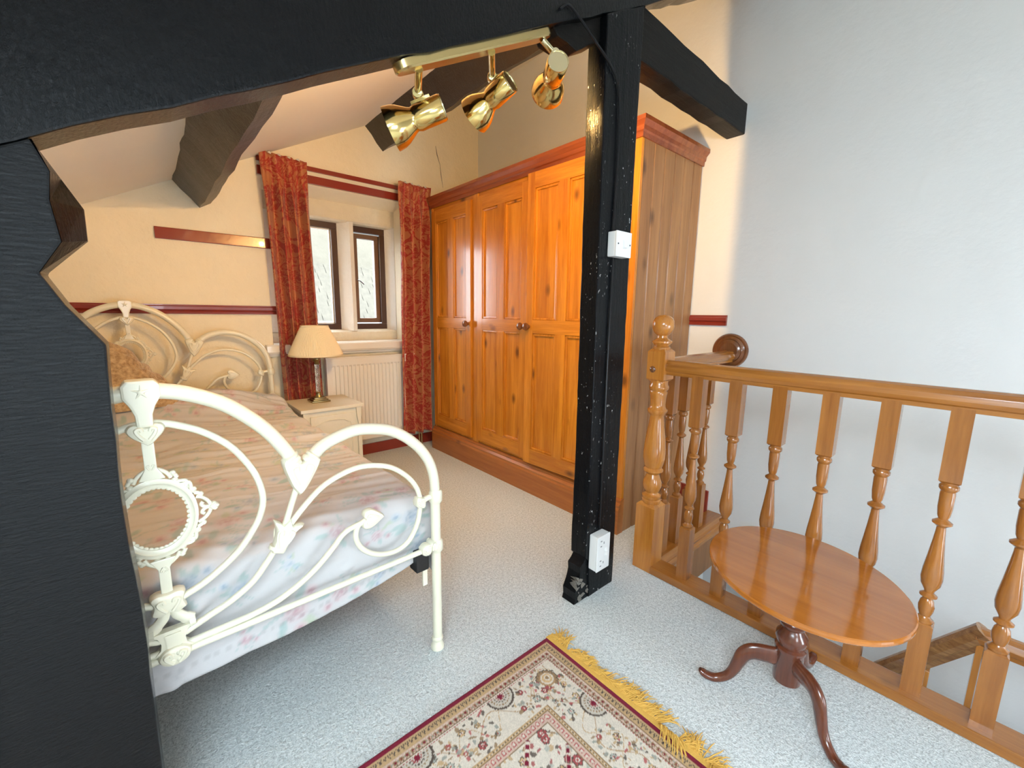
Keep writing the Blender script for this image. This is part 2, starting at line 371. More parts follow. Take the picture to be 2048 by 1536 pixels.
# mullioned stone window
w1 = thing('window_1', None, None, (1.16, 3.5, 0.95), kind='structure')
MB().prism([(3.45, 1.835), (3.45, 2.0), (3.62, 2.0), (3.62, 1.81), (3.52, 1.818), (3.47, 1.822)], OX0-.03, OX1+.06, 'x').build('lintel', M['stone'], w1)
MB().prism([(3.45, .84), (3.45, .976), (3.465, .985), (3.52, .996), (3.62, .996), (3.62, .84)], OX0-.03, OX1+.06, 'x').build('stone_sill', M['stone'], w1)
mb = MB().prism([(1.214, 3.53), (1.214, 3.62), (1.318, 3.62), (1.318, 3.452), (1.288, 3.449)], .985, 1.83, 'z'); mb.build('mullion', M['stone_white'], w1)
MB().prism([(1.604, 3.53), (1.604, 3.62), (1.75, 3.62), (1.75, 3.45), (1.655, 3.449)], .985, 1.83, 'z').build('jamb', M['stone_white'], w1)
MB().prism([(.80, 3.53), (.80, 3.62), (.62, 3.62), (.62, 3.45), (.74, 3.449)], .985, 1.83, 'z').build('jamb', M['stone_white'], w1)
def frame(mb, x0, x1, z0, z1, y0, y1, w):
    mb.box(x0, x1, y0, y1, z0, z0+w, .003); mb.box(x0, x1, y0, y1, z1-w, z1, .003)
    mb.box(x0, x0+w, y0, y1, z0+w, z1-w, .003); mb.box(x1-w, x1, y0, y1, z0+w, z1-w, .003); return mb
fL = frame(MB(), .80, 1.216, .994, 1.818, 3.525, 3.585, .046).build('casement_frame', M['frame_brown'], w1)
MB().box(.846, 1.170, 3.553, 3.557, 1.04, 1.772).build('pane', M['pane'], fL)
frame(MB(), .846, 1.170, 1.040, 1.772, 3.546, 3.564, .010).build('glazing_bead', M['white_plastic'], fL)
fR = frame(MB(), 1.30, 1.606, .994, 1.818, 3.525, 3.585, .046).build('casement_frame', M['frame_brown'], w1)
sash = frame(MB(), 1.346, 1.560, 1.05, 1.765, 3.55, 3.59, .036).build('opening_sash', M['frame_light'], fR)
MB().box(1.382, 1.524, 3.568, 3.572, 1.086, 1.729).build('pane', M['pane'], fR)
mb = MB().tube([(1.37, 3.545, 1.395), (1.39, 3.535, 1.39), (1.425, 3.545, 1.365)], .005, 6); mb.build('handle', M['frame_brown'], fR)
# wooden window board
mb = MB().prism([(3.215, .845), (3.205, .86), (3.205, .90), (3.215, .908), (3.46, .908), (3.46, .895), (3.25, .892), (3.25, .83), (3.235, .828), (3.232, .842)], OX0-.05, OX1+.04, 'x')
struct('trim_1', mb, M['radiator'])
# dado rails, picture rail, skirting
def dado(x0, x1, z0, z1, name):
    prof = [(YW, z0), (YW-.014, z0), (YW-.016, z0+.012), (YW-.010, z0+.018), (YW-.018, z0+.026), (YW-.018, z1-.012), (YW-.010, z1-.006), (YW-.010, z1), (YW, z1)]
    struct(name, MB().prism(prof, x0, x1, 'x'), M['oxblood'])
dado(XL, .70, 1.113, 1.168, 'trim_2')
struct('trim_3', MB().box(.098, .70, YW-.016, YW, 1.54, 1.606, .004), M['oxblood'])
prof = [(XR, 1.09), (XR-.014, 1.09), (XR-.016, 1.102), (XR-.010, 1.108), (XR-.018, 1.116), (XR-.018, 1.133), (XR-.010, 1.139), (XR-.010, 1.145), (XR, 1.145)]
struct('trim_4', MB().prism(prof, .99, 1.24, 'y'), M['oxblood'])
struct('baseboard_back', MB().box(XL, XR, YW-.016, YW, 0, .085, .003), M['oxblood'])
struct('baseboard_right', MB().box(XR-.016, XR, 1.0, 1.25, 0, .14, .004), M['oxblood'])

# =================================================================== ROOF TIMBERS
random.seed(3)
def rough_poly(poly, step=0.06, jit=0.004):
    out = []
    n = len(poly)
    for i in range(n):
        a, b = Vector(poly[i]), Vector(poly[(i+1) % n]); L = (b-a).length; k = max(1, int(L/step))
        for j in range(k):
            p = a.lerp(b, j/k)
            if j: p += Vector((random.uniform(-jit, jit), random.uniform(-jit, jit)))
            out.append((p.x, p.y))
    return out
Y0, Y1 = .97, 1.048
# rafter, plank-like, underside 0.33 below the ceiling
sof = lambda x: 1.44+0.535*x
rp = rough_poly([(-.62, sof(-.62)), (2.40, sof(2.40)), (2.40, ceil_z(2.40)+.004), (-.62, ceil_z(-.62)+.004)], .07, .003)
ra = MB().prism(rp, Y0, Y1, 'y').build('rafter', M['black_x'], None, bevel=.004)
tag(ra, 'broad glossy black sloping roof rafter across the top of the view', 'beam')
# near left post with its notched shoulder
pp = thing('timber_post', 'wide glossy black timber post filling the left edge of the view', 'post', (-.25, 1.0, 0))
body = [(-.50, 0), (-.057, 0), (-.057, .25), (-.053, .56), (-.059, .81), (-.050, 1.08), (-.090, 1.144), (-.112, 1.192), (-.083, 1.24), (-.089, 1.30), (-.084, 1.342), (-.100, 1.384), (-.13, 1.367), (-.50, 1.17)]
MB().prism(rough_poly(body, .05, .0012), Y0, Y1, 'y').build('post_body', M['black_big'], pp, bevel=.0035)
fr_ = [(-.112, 1.192), (-.083, 1.24), (-.089, 1.30), (-.084, 1.342), (-.098, 1.384)]; bk = [(-.116, 1.190), (-.058, 1.252), (-.057, 1.303), (-.078, 1.345), (-.098, 1.385)]
V = [(x, .971, z) for x, z in fr_]+[(x, 1.035, z) for x, z in bk]+[(x, 1.047, z) for x, z in bk]+[(x-.05, 1.047, z) for x, z in fr_]
F = []
for a in (0, 5, 10):
    for i in range(4): F.append((a+i, a+i+1, a+5+i+1, a+5+i))
F.append((0, 5, 10, 15)); F.append((4, 9, 14, 19))
MB().add(V, F).build('shoulder', M['black_z'], pp)
# slim post carrying the switch and the socket
sp = thing('timber_post', 'slim black timber post with light switch, rotten at its foot', 'post', (1.33, 1.0, 0))
pb = [(1.238, .185), (1.262, .16), (1.268, 0.0), (1.428, 0.0), (1.426, .5), (1.423, 1.5), (1.427, 2.2025), (1.226, 2.095), (1.232, 1.5), (1.241, .6), (1.236, .3)]
MB().prism(rough_poly(pb, .05, .0018), Y0, 1.046, 'y').build('post_body', M['black_z'], sp, bevel=.004)
mb = MB(); random.seed(8)
for i in range(14):
    x = random.uniform(1.19, 1.262); z = random.uniform(0.01, .10); h = random.uniform(.012, .03)
    mb.add([(x, .972, z-h*.4), (x+random.uniform(.01, .03), .968+random.uniform(0, .02), z), (x+.006, 1.03, z-h*.5), (x+random.uniform(-.01, .01), .985, z+h)], [(0, 1, 3), (1, 2, 3), (0, 3, 2), (0, 2, 1)])
MB().prism(rough_poly([(1.186, 0), (1.275, 0), (1.275, .175), (1.246, .18), (1.215, .15), (1.205, .08), (1.19, .05)], .02, .006), .976, 1.04, 'y').build('rotten_foot', M['black_z'], sp)
mb.build('splinter', plain('flaked_paint_wood', (.15, .135, .115), .8, bump=.5, var=.8, bscale=160), sp)
# tie from the post to the wall
tp = rough_poly([(1.42, 2.050), (XR+.02, 2.047), (XR+.02, 2.190), (1.42, 2.225)], .08, .004)
ti = MB().prism(tp, .992, 1.082, 'y').build('tie_beam', M['black_tie'], None, bevel=.006); tag(ti, 'short dark tie beam running from the slim post into the white wall', 'beam')
kp = rough_poly([(1.012, 1.985), (1.03, 1.968), (1.118, 1.958), (1.20, 2.01), (1.236, 2.03), (1.236, 2.11), (1.09, 2.04)], .03, .003)
kn = MB().prism(kp, 1.0, 1.085, 'y').build('knee_brace', M['black_tie'], None, bevel=.004); tag(kn, 'stubby dark knee brace wedged under the rafter beside the slim post', 'beam')
def purlin(name, poly, label, seed, bulge):
    random.seed(seed); n = 18; pol = rough_poly(poly, .05, .004); k = len(pol); V = []; F = []
    cx = sum(p[0] for p in pol)/k; cz = sum(p[1] for p in pol)/k
    for i in range(n+1):
        y = Y1+(YW+.02-Y1)*i/n; s = 1+bulge*math.sin(i*1.1+seed)+random.uniform(-.02, .02); sx = random.uniform(-.006, .006)
        if i == n: s = 1
        for (x, z) in pol: V.append((cx+(x-cx)*s+sx, y, cz+(z-cz)*s+random.uniform(-.004, .004)))
    for i in range(n):
        for j in range(k): F.append((i*k+j, i*k+(j+1) % k, (i+1)*k+(j+1) % k, (i+1)*k+j))
    F.append(tuple(range(k))); F.append(tuple(range(n*k+k-1, n*k-1, -1)))
    o = MB().add(V, F, True).build(name, M['purlin'], None, angle=35); tag(o, label, 'beam', 'purlins under the sloping ceiling')
purlin('purlin', [(.205, 1.882), (.325, 1.738), (.382, 1.773), (.402, 1.922), (.44, 2.004), (.30, 1.93)], 'rough brown-black purlin end in the wall above the bed', 1, .012)
purlin('purlin', [(1.365, 2.480), (1.497, 2.34), (1.643, 2.436), (1.56, 2.582)], 'dark squared purlin behind the brass spotlights', 2, .015)

# =================================================================== WARDROBE
WX, WY0, WY1 = 1.80, 1.195, 3.075
wd = thing('wardrobe', 'large varnished pine wardrobe with panelled doors along the right wall', 'wardrobe', (2.1, 2.15, 0))
mb = MB()
mb.box(WX+.012, XR-.01, WY0+.02, WY1, .19, .21); mb.box(WX+.012, XR-.01, WY0+.02, WY1, 1.93, 1.95)
mb.box(WX+.012, XR-.01, WY1-.018, WY1, 0, 1.95); mb.box(XR-.02, XR-.008, WY0+.02, WY1, 0, 1.95)
mb.build('carcass', M['pine'], wd)
for y0, y1 in ((WY0, 1.36), (2.452, 2.518), (3.052, WY1)):
    MB().box(WX, WX+.025, y0, y1, .19, 1.94, .002).build('stile', M['pine'], wd)
MB().box(WX+.006, WX+.022, 1.30, 3.06, 1.89, 1.948).build('top_rail', M['pine_y'], wd)
# end planks
nb = 6; ex0, ex1 = WX+.012, XR-.004; bw = (ex1-ex0)/nb
for i in range(nb):
    a, b = ex0+i*bw, ex0+(i+1)*bw
    MB().prism([(a+.001, WY0+.008), (a+.006, WY0), (b-.006, WY0), (b-.001, WY0+.008), (b-.0008, WY0+.02), (a+.0008, WY0+.02)], 0.0, 1.945, 'z').build('side_plank', M['pine_end'], wd)
# cornice around front and end (mitred sweep)
prof = [(0, 0), (.008, 0), (.010, .020), (.016, .026), (.018, .044), (.030, .058), (.034, .062), (.034, .080), (0, .080)]
V = []; path = [(WX, WY1+.008, -1, 0), (WX, WY0, -1, -1), (XR-.002, WY0, 0, -1)]
for (px, py, nx, ny) in path:
    for o_, z in prof: V.append((px+nx*o_, py+ny*o_, 1.94+z))
n = len(prof); F = []
for i in range(2):
    for j in range(n-1): F.append((i*n+j, i*n+j+1, (i+1)*n+j+1, (i+1)*n+j))
F += [tuple(range(n)), tuple(range(3*n-1, 2*n-1, -1))]
MB().add(V, F).build('cornice', M['cornice'], wd)
MB().box(WX, XR-.004, WY0, WY1, 2.0, 2.012).build('top_board', M['pine_y'], wd)
# plinth
MB().prism([(WX-.028, 0), (WX-.028, .135), (WX-.022, .145), (WX-.024, .158), (WX-.010, .170), (WX-.012, .182), (WX, .19), (WX+.02, .19), (WX+.02, 0)], WY0-.004, WY1+.004, 'y').build('plinth', M['pine_plinth'], wd)
def door(y0, y1, z0, z1, knob_low, hinge, ang, ypan):
    """door in local coords: hinge line at origin, door spans along +-y; x toward the room is negative"""
    w = y1-y0; sw = .062; t = .022
    e = None
    fx0, fx1 = WX-.004-t+.010, WX+.006
    mb = MB()
    mb.box(fx0, fx1, y0+.003, y0+sw, z0, z1, .003); mb.box(fx0, fx1, y1-sw, y1-.003, z0, z1, .002)
    ym = (y0+y1)/2
    for a, b in ((z0+.095, 1.023), (1.103, z1-.088)): mb.box(fx0+.0004, fx1, ym-.036, ym+.036, a-.002, b+.002, .002)
    d = mb.build('door', M['pine'], wd)
    for a, b in ((z0, z0+.095), (1.023, 1.103), (z1-.088, z1)): MB().box(fx0+.0006, fx1, y0+sw-.001, y1-sw+.001, a, b, .002).build('rail', M['pine_y'], d)
    for a, b in ((z0+.095, 1.023), (1.103, z1-.088)):
        for p, q in ((y0+sw, ym-.036), (ym+.036, y1-sw)):
            MB().box(fx0+.015, fx0+.019, p, q, a, b).build('panel', M['pine'], d)
            mm = MB(); w_ = .014
            for s0, s1, t0, t1 in ((p, q, a, a+w_), (p, q, b-w_, b), (p, p+w_, a, b), (q-w_, q, a, b)):
                mm.box(fx0+.0045, fx0+.016, s0, s1, t0, t1, .0045)
            mm.build('panel_moulding', M['pine'], d)
    ky = y0+.034 if knob_low else y1-.034
    R90 = Matrix.Translation((fx0, ky, 1.063)) @ Matrix.Rotation(R_(-90), 4, 'Y')
    MB().lathe([(.011, 0), (.010, .008), (.014, .013), (.021, .020), (.0235, .029), (.020, .038), (.010, .043), (0, .044)], 22, R90).build('knob', M['rosette'], d)
    # swing about the hinge
    hy = y1 if hinge == 'hi' else y0
    if ang:
        o = ORG[d.name]; piv = Vector((WX-o.x, hy-o.y, 0)); rot = Matrix.Translation(piv) @ Matrix.Rotation(ang, 4, 'Z') @ Matrix.Translation(-piv)
        for ob in [d]: ob.matrix_local = rot @ ob.matrix_local
    return d
door(2.520, 3.050, .215, 1.912, True, 'hi', 0, None)
door(1.928, 2.450, .215, 1.912, True, 'hi', 0, None)
door(1.365, 1.922, .205, 1.935, False, 'lo', R_(2.3), None)

# =================================================================== BALUSTRADE
BX, NY = 1.65, .94
bal = thing('balustrade', 'turned honey wood balustrade guarding the stair well', 'balustrade', (BX, NY, 0))
# newel
mb = MB()
def chamf(mb, cx, cy, z0, z1, h, c, top=True, bot=True):
    rings = []
    if bot: rings += [(h-c, z0, .75), (h, z0+c, 1)]
    else: rings += [(h, z0, 1)]
    if top: rings += [(h, z1-c, 1), (h-c, z1, .75)]
    else: rings += [(h, z1, 1)]
    V = []; F = []
    for r, z, k in rings:
        for sx, sy in ((-1, -1), (1, -1), (1, 1), (-1, 1)): V.append((cx+sx*r, cy+sy*r, z))
    n = len(rings)
    for i in range(n-1):
        for j in range(4): F.append((i*4+j, i*4+(j+1) % 4, (i+1)*4+(j+1) % 4, (i+1)*4+j))
    F += [(3, 2, 1, 0), tuple(range(4*n-4, 4*n))]
    mb.add(V, F)
chamf(mb, BX, NY, 0, .318, .045, .014, True, False); chamf(mb, BX, NY, .862, 1.002, .040, .012)
T = Matrix.Translation((BX, NY, 0))
mb.lathe([(.036, .310), (.041, .322), (.041, .330), (.037, .334), (.041, .342), (.041, .350), (.030, .357), (.028, .364), (.036, .378), (.041, .398), (.038, .418), (.029, .440), (.026, .448), (.034, .455), (.042, .463), (.042, .470), (.034, .478), (.040, .490), (.046, .520), (.047, .553), (.043, .600), (.036, .650), (.030, .695), (.028, .712), (.033, .720), (.042, .732), (.042, .740), (.034, .747), (.031, .760), (.034, .80), (.037, .815), (.034, .822), (.041, .832), (.041, .842), (.036, .850), (.036, .868)], 28, T)
mb.lathe([(.034, .998), (.036, 1.008), (.028, 1.013), (.034, 1.020), (.041, 1.027), (.041, 1.034), (.030, 1.041), (.021, 1.047), (.020, 1.056), (.026, 1.060), (.036, 1.070), (.0425, 1.085), (.0445, 1.100), (.0425, 1.116), (.035, 1.130), (.022, 1.140), (0, 1.1435)], 28, T)
nw = mb.build('newel_post', M['turned'], bal, bevel=0)
D = Matrix.Translation((BX-.039, NY+.012, .915)) @ Matrix.Rotation(R_(-90), 4, 'Y')
MB().lathe([(.0135, 0), (.0135, .003), (.010, .007), (0, .009)], 18, D).build('dowel_plug', M['rosette'], nw)
# baluster
bprof = [(.0165, .262), (.021, .268), (.021, .274), (.0150, .279), (.012, .285), (.0165, .300), (.0180, .315), (.0150, .332), (.0105, .340), (.0195, .3475), (.0195, .3515), (.0105, .359), (.0120, .366), (.0215, .385), (.0240, .405), (.0225, .430), (.0180, .470), (.0135, .515), (.0105, .550), (.0100, .562), (.0215, .572), (.0215, .577), (.0100, .586), (.0135, .596), (.0160, .620), (.0165, .660), (.0155, .668), (.0210, .676), (.0210, .684), (.0170, .690), (.0180, .698)]
mb = MB(); chamf(mb, 0, 0, .02, .266, .0225, .005, True, False); chamf(mb, 0, 0, .694, .905, .0225, .005, False, True)
mb.lathe(bprof, 20)
b0 = mb.build('baluster', M['turned_dark'], bal, local=True)
spots = [(BX, .765-.144*i) for i in range(14)]+[(1.785+.122*i, NY+.012) for i in range(4)]
for i, (x, y) in enumerate(spots):
    b = b0 if i == 0 else b0.copy()
    if i: col.objects.link(b); b.parent = bal
    b.location = (x-BX, y-NY, 0)
# handrails
rp = [(-.021, .896), (.021, .896), (.021, .909), (.028, .913), (.032, .925), (.030, .940), (.020, .952), (.006, .957), (-.006, .957), (-.020, .952), (-.030, .940), (-.032, .925), (-.028, .913), (-.021, .909)]
MB().prism([(BX+x, z) for x, z in rp], NY-.040, YF+.02, 'y').build('handrail', M['rail_wood'], bal, bevel=.0015)
MB().prism([(NY+.012+x, z+.003) for x, z in rp], BX+.040, XR-.028, 'x').build('handrail', M['rail_wood_x'], bal, bevel=.0015)
RO = Matrix.Translation((XR, .958, .957)) @ Matrix.Rotation(R_(-90), 4, 'Y')
MB().lathe([(.092, 0), (.093, .010), (.088, .018), (.082, .019), (.078, .016), (.070, .020), (.064, .024), (.060, .021), (.050, .024), (.044, .028), (.038, .027), (0, .028)], 40, RO).build('wall_rosette', M['rosette'], bal)
# bottom rails
MB().box(1.602, 1.698, YF+.02, NY-.042, 0.001, .034, .004).build('base_rail', M['rail_wood'], bal)
MB().prism([(.900, -.055), (.892, -.045), (.892, -.028), (.902, -.018), (.900, -.008), (.910, .0), (.912, .026), (.995, .026), (.995, .0), (.935, -.0005), (.935, -.055)], BX+.046, XR-.004, 'x').build('base_rail', M['rail_wood_x'], bal)
MB().box(BX+.05, XR-.004, .915, .929, -.26, -.056, .002).build('fascia_board', M['pine_end'], bal)

# lower stair rail in the well
LX = 1.95
lo = thing('stair_rail', 'worn lower stair handrail seen down through the balusters', 'handrail', (LX, -.1, -.9))
def sweep(mb, prof, pts):
    V = []; n = len(prof)
    for (y, z, ny, nz) in pts:
        for p, q in prof: V.append((LX+p, y+ny*q, z+nz*q))
    F = []
    for i in range(len(pts)-1):
        for j in range(n): F.append((i*n+j, i*n+(j+1) % n, (i+1)*n+(j+1) % n, (i+1)*n+j))
    F += [tuple(range(n)), tuple(range(len(pts)*n-1, len(pts)*n-n-1, -1))]
    mb.add(V, F); return mb
hp = [(-.024, 0), (.024, 0), (.024, .014), (.032, .02), (.034, .034), (.026, .052), (.008, .06), (-.008, .06), (-.026, .052), (-.034, .034), (-.032, .02), (-.024, .014)]
sweep(MB(), hp, [(.95, -1.31, .8, .6), (-.112, .132, .8, .6)]).build('handrail', M['worn_rail'], lo, bevel=.001)
sweep(MB(), hp, [(-.068, .10, 0, 1), (-1.85, .10, 0, 1)]).build('handrail', M['rail_wood'], lo, bevel=.001)
mb = MB(); chamf(mb, LX, -.10, -.13, .115, .027, .006); chamf(mb, LX, -.10, -1.1, -.30, .027, .006, True, False)
mb.lathe([(.020, -.30), (.024, -.29), (.016, -.28), (.022, -.25), (.018, -.20), (.016, -.16), (.024, -.145), (.020, -.13)], 18, Matrix.Translation((LX, -.10, 0)))
mb.build('newel_post', M['turned'], lo)
for i, y in enumerate((.035, .165, .295, .425, .555)):
    zt = .095-(y+.085)*1.357
    MB().box(LX-.02, LX+.02, y-.02, y+.02, zt-.80, zt+.01, .003).build('baluster', M['turned'], lo)
sd = thing('staircase', 'carpeted stair treads descending behind the balusters', 'stairs', (2.17, .4, -2.6))
for i in range(6):
    y = -.25+.19*i; z = -.72-.26*i
    MB().box(LX+.04, XR-.002, y, y+.21, -2.6, z, .008).build('tread', M['carpet'], sd)

# =================================================================== SWITCH, SOCKET, CABLES
sw = thing('light_switch', 'white square light switch on the slim black post', 'switch', (1.325, Y0, 1.345))
MB().box(1.281, 1.369, Y0-.034, Y0-.001, 1.345, 1.431, .004).build('back_box', M['white_plastic'], sw)
MB().box(1.280, 1.370, Y0-.041, Y0-.034, 1.344, 1.432, .003).build('face_plate', M['white_plastic'], sw)
MB().prism([(Y0-.041, 1.373), (Y0-.049, 1.376), (Y0-.043, 1.403), (Y0-.041, 1.403)], 1.317, 1.333, 'x').build('rocker', M['white_plastic'], sw)
for x in (1.290, 1.360): MB().lathe([(.0028, 0), (.0028, .0012), (0, .0014)], 10, Matrix.Translation((x, Y0-.041, 1.388)) @ Matrix.Rotation(R_(90), 4, 'X')).build('screw', M['dark_hole'], sw)
so = thing('double_socket', 'white double socket mounted upright low on the slim post', 'socket', (1.30, Y0, .135))
MB().box(1.257, 1.335, Y0-.036, Y0-.001, .135, .281, .004).build('back_box', M['white_plastic'], so)
MB().box(1.256, 1.336, Y0-.043, Y0-.036, .134, .282, .003).build('face_plate', M['white_plastic'], so)
for z in (.198, .218): MB().prism([(Y0-.043, z-.007), (Y0-.049, z-.004), (Y0-.044, z+.007), (Y0-.043, z+.007)], 1.305, 1.317, 'x').build('rocker', M['white_plastic'], so)
for cz in (.166, .250):
    for x, z, w, h in ((1.296, cz, .0022, .0045), (1.279, cz+.011, .0045, .0022), (1.279, cz-.011, .0045, .0022)):
        MB().box(x-w, x+w, Y0-.0437, Y0-.0428, z-h, z+h).build('pin_hole', M['grey_hole'], so)
ca = thing('cable', 'black painted flex running down the slim post to switch and socket', 'cable', (1.32, Y0, .3))
p1 = cat_rom([(1.00, Y0-.004, 2.01), (1.035, Y0-.006, 2.035), (1.09, Y0-.006, 2.02), (1.16, Y0-.006, 1.99), (1.235, Y0-.006, 1.955), (1.285, Y0-.006, 1.915), (1.303, Y0-.006, 1.84), (1.308, Y0-.005, 1.60), (1.302, Y0-.005, 1.435)], 5)
MB().tube(p1, .004, 8).build('flex', M['cable'], ca)
MB().tube(cat_rom([(1.312, Y0-.005, 1.342), (1.309, Y0-.005, 1.0), (1.312, Y0-.005, .6), (1.314, Y0-.005, .285)], 5), .004, 8).build('flex', M['cable'], ca)

# =================================================================== BRASS SPOTLIGHT BAR
sb = thing('spotlight_bar', 'polished brass bar with three swivel spotlights under the rafter', 'light fitting', (.75, 1.01, 1.8))
A, B = Vector((.497, 1.008, sof(.497))), Vector((.990, 1.008, sof(.990))); ax = (B-A).normalized(); nz = Vector((ax.z, 0, -ax.x))  # downwards normal
hw_, th = .028, .020
out = []
for k in range(9): a = math.pi/2+math.pi*k/8; out.append((-.0+math.cos(a)*hw_, math.sin(a)*hw_))
L = (B-A).length
pl = [(math.cos(math.pi/2+math.pi*k/10)*hw_+hw_, math.sin(math.pi/2+math.pi*k/10)*hw_) for k in range(11)]+[(L-hw_+math.cos(-math.pi/2+math.pi*k/10)*hw_, math.sin(-math.pi/2+math.pi*k/10)*hw_) for k in range(11)]
V = []; n = len(pl)
for d, s in ((0, 1), (th*.8, 1), (th, .9)):
    for a, w in pl:
        aa = L/2+(a-L/2)*(1 if s == 1 else (L/2-.004)/(L/2)); V.append(A+ax*aa+Vector((0, 1, 0))*w*s+nz*d)
F = [tuple(range(n)), tuple(range(3*n-1, 2*n-1, -1))]
for r in range(2):
    for i in range(n): F.append((r*n+i, r*n+(i+1) % n, (r+1)*n+(i+1) % n, (r+1)*n+i))
MB().add(V, F, True).build('bar', M['brass_bar'], sb, angle=30)
def head(P, d, base, LO, pw=1.0):
    P = Vector(P); d = Vector(d).normalized(); q = d.to_track_quat('Z', 'Y').to_matrix().to_4x4()
    Tm = Matrix.Translation(P) @ q
    mb = MB().lathe([(.0305, 0), (.032, .002), (.032, .068), (.0295, .074), (.0285, .079), (.031, .086), (.038, .098), (.046, .112), (.051, .126), (.053, .140), (.0535, .146), (.052, .146), (.050, .126), (.045, .113), (.037, .100), (.029, .088), (.027, .079), (.029, .070), (.029, .006), (0, .006)], 36, Tm, closed=True)
    h = mb.build('lamp_head', M['brass'], sb, angle=50)
    cp = MB().lathe([(.0308, -.001), (.0308, -.003), (.029, -.003), (.028, .003), (0, .003)], 32, Tm); cp.build('end_cap', M['brass_pale'], h)
    vh = MB()
    for k in range(6): vh.lathe([(.003, 0), (.003, .0012), (0, .0013)], 8, Tm @ Matrix.Translation((.018*math.cos(k*1.047), .018*math.sin(k*1.047), .0015)) @ Matrix.Rotation(math.pi, 4, 'X'))
    vh.build('vent_hole', M['dark_hole'], h)
    MB().lathe([(.010, LO-.060), (.012, LO-.046), (.019, LO-.036), (.024, LO-.028), (.023, LO-.022), (.014, LO-.019), (0, LO-.018)], 24, Tm).build('bulb', M['bulb'], h)
    # arm with swivel
    up = Vector((0, 0, 1)); side = (up-d*up.dot(d)).normalized()
    att = P+d*.046+side*.032
    # saddle plate
    x = d; y = side.cross(d)
    V = [att+x*a+y*b+side*c for c in (-.004, .006) for a, b in ((-.026, -.010), (.026, -.010), (.026, .010), (-.026, .010))]
    MB().add(V, [(3, 2, 1, 0), (4, 5, 6, 7), (0, 1, 5, 4), (1, 2, 6, 5), (2, 3, 7, 6), (3, 0, 4, 7)]).build('saddle_plate', M['brass_pale'], h)
    base = Vector(base); piv = att+side*.020; mid = piv.lerp(base, .9)
    arm = MB().tube([att+side*.004, piv, piv.lerp(base, .25), mid, base], [.006, .008, .0095, .0095, .0105], 14).build('arm', M['brass_pale'], sb)
    view = Vector((-.55, -.80, -.1)).normalized(); qs = view.to_track_quat('Z', 'Y').to_matrix().to_4x4()
    MB().lathe([(.014, -.012), (.014, .010), (.012, .0125), (0, .0125)], 22, Matrix.Translation(piv) @ qs).build('swivel_screw', M['brass_pale'], arm)
    ld = bpy.data.lights.new('spot_bulb_light', 'POINT'); ld.energy = SPOT_POWER*pw; ld.color = SPOT_COL; ld.shadow_soft_size = .015
    lo_ = bpy.data.objects.new('spot_bulb_light', ld); lo_.location = P+d*LO; col.objects.link(lo_)
nb_ = lambda x: tuple(Vector((x, 1.008, sof(x)))+nz*th)
head((.641, 1.03, 1.664), (-.71, .59, -.38), nb_(.553), .100)
head((.869, 1.03, 1.800), (-.24, .87, -.42), nb_(.775), .100)
head((.990, .956, 1.866), (.54, .82, -.10), nb_(.965), .130, 2.9)

# =================================================================== BED
BA = R_(1.4)
bedO = Vector((.654-.655*math.cos(BA), 1.134-.655*math.sin(BA), 0))
bed = thing('bed_frame', 'ornate cream painted iron bedstead with arched foot and head', 'bed', bedO, BA)
HW = .677
U0 = -.017
def b3(pts, ly, dz, s=1): return [((u+.017)*s+U0, ly, z+dz) for u, z in pts]
arch1 = [(-.017, .978), (.007, .975), (.053, .964), (.111, .937), (.157, .901), (.2, .855), (.233, .805), (.258, .757)]
arch2 = [(.285, .757), (.321, .791), (.367, .81), (.414, .819), (.463, .814), (.514, .8), (.568, .766), (.614, .719), (.644, .667), (.658, .611), (.660, .563)]
inner = [(-.017, .910), (.005, .907), (.033, .898), (.075, .876), (.119, .838), (.149, .794), (.17, .747), (.179, .697), (.172, .655), (.153, .618), (.121, .577), (.078, .543), (.044, .523), (.0, .506)]
loop = [(.228, .597), (.27, .642), (.315, .68), (.361, .701), (.409, .711), (.458, .707), (.51, .689), (.554, .656), (.588, .614), (.604, .57), (.603, .519), (.589, .472), (.558, .431), (.512, .418), (.457, .432), (.417, .464), (.399, .503), (.405, .537), (.428, .550)]
flw = [(.205, .562), (.196, .551), (.175, .523), (.143, .486), (.098, .458), (.053, .441), (.005, .423)]
hrt = [(.434, .549), (.371, .534), (.336, .501), (.294, .463), (.248, .433), (.194, .41), (.136, .399), (.066, .396), (.0, .394)]
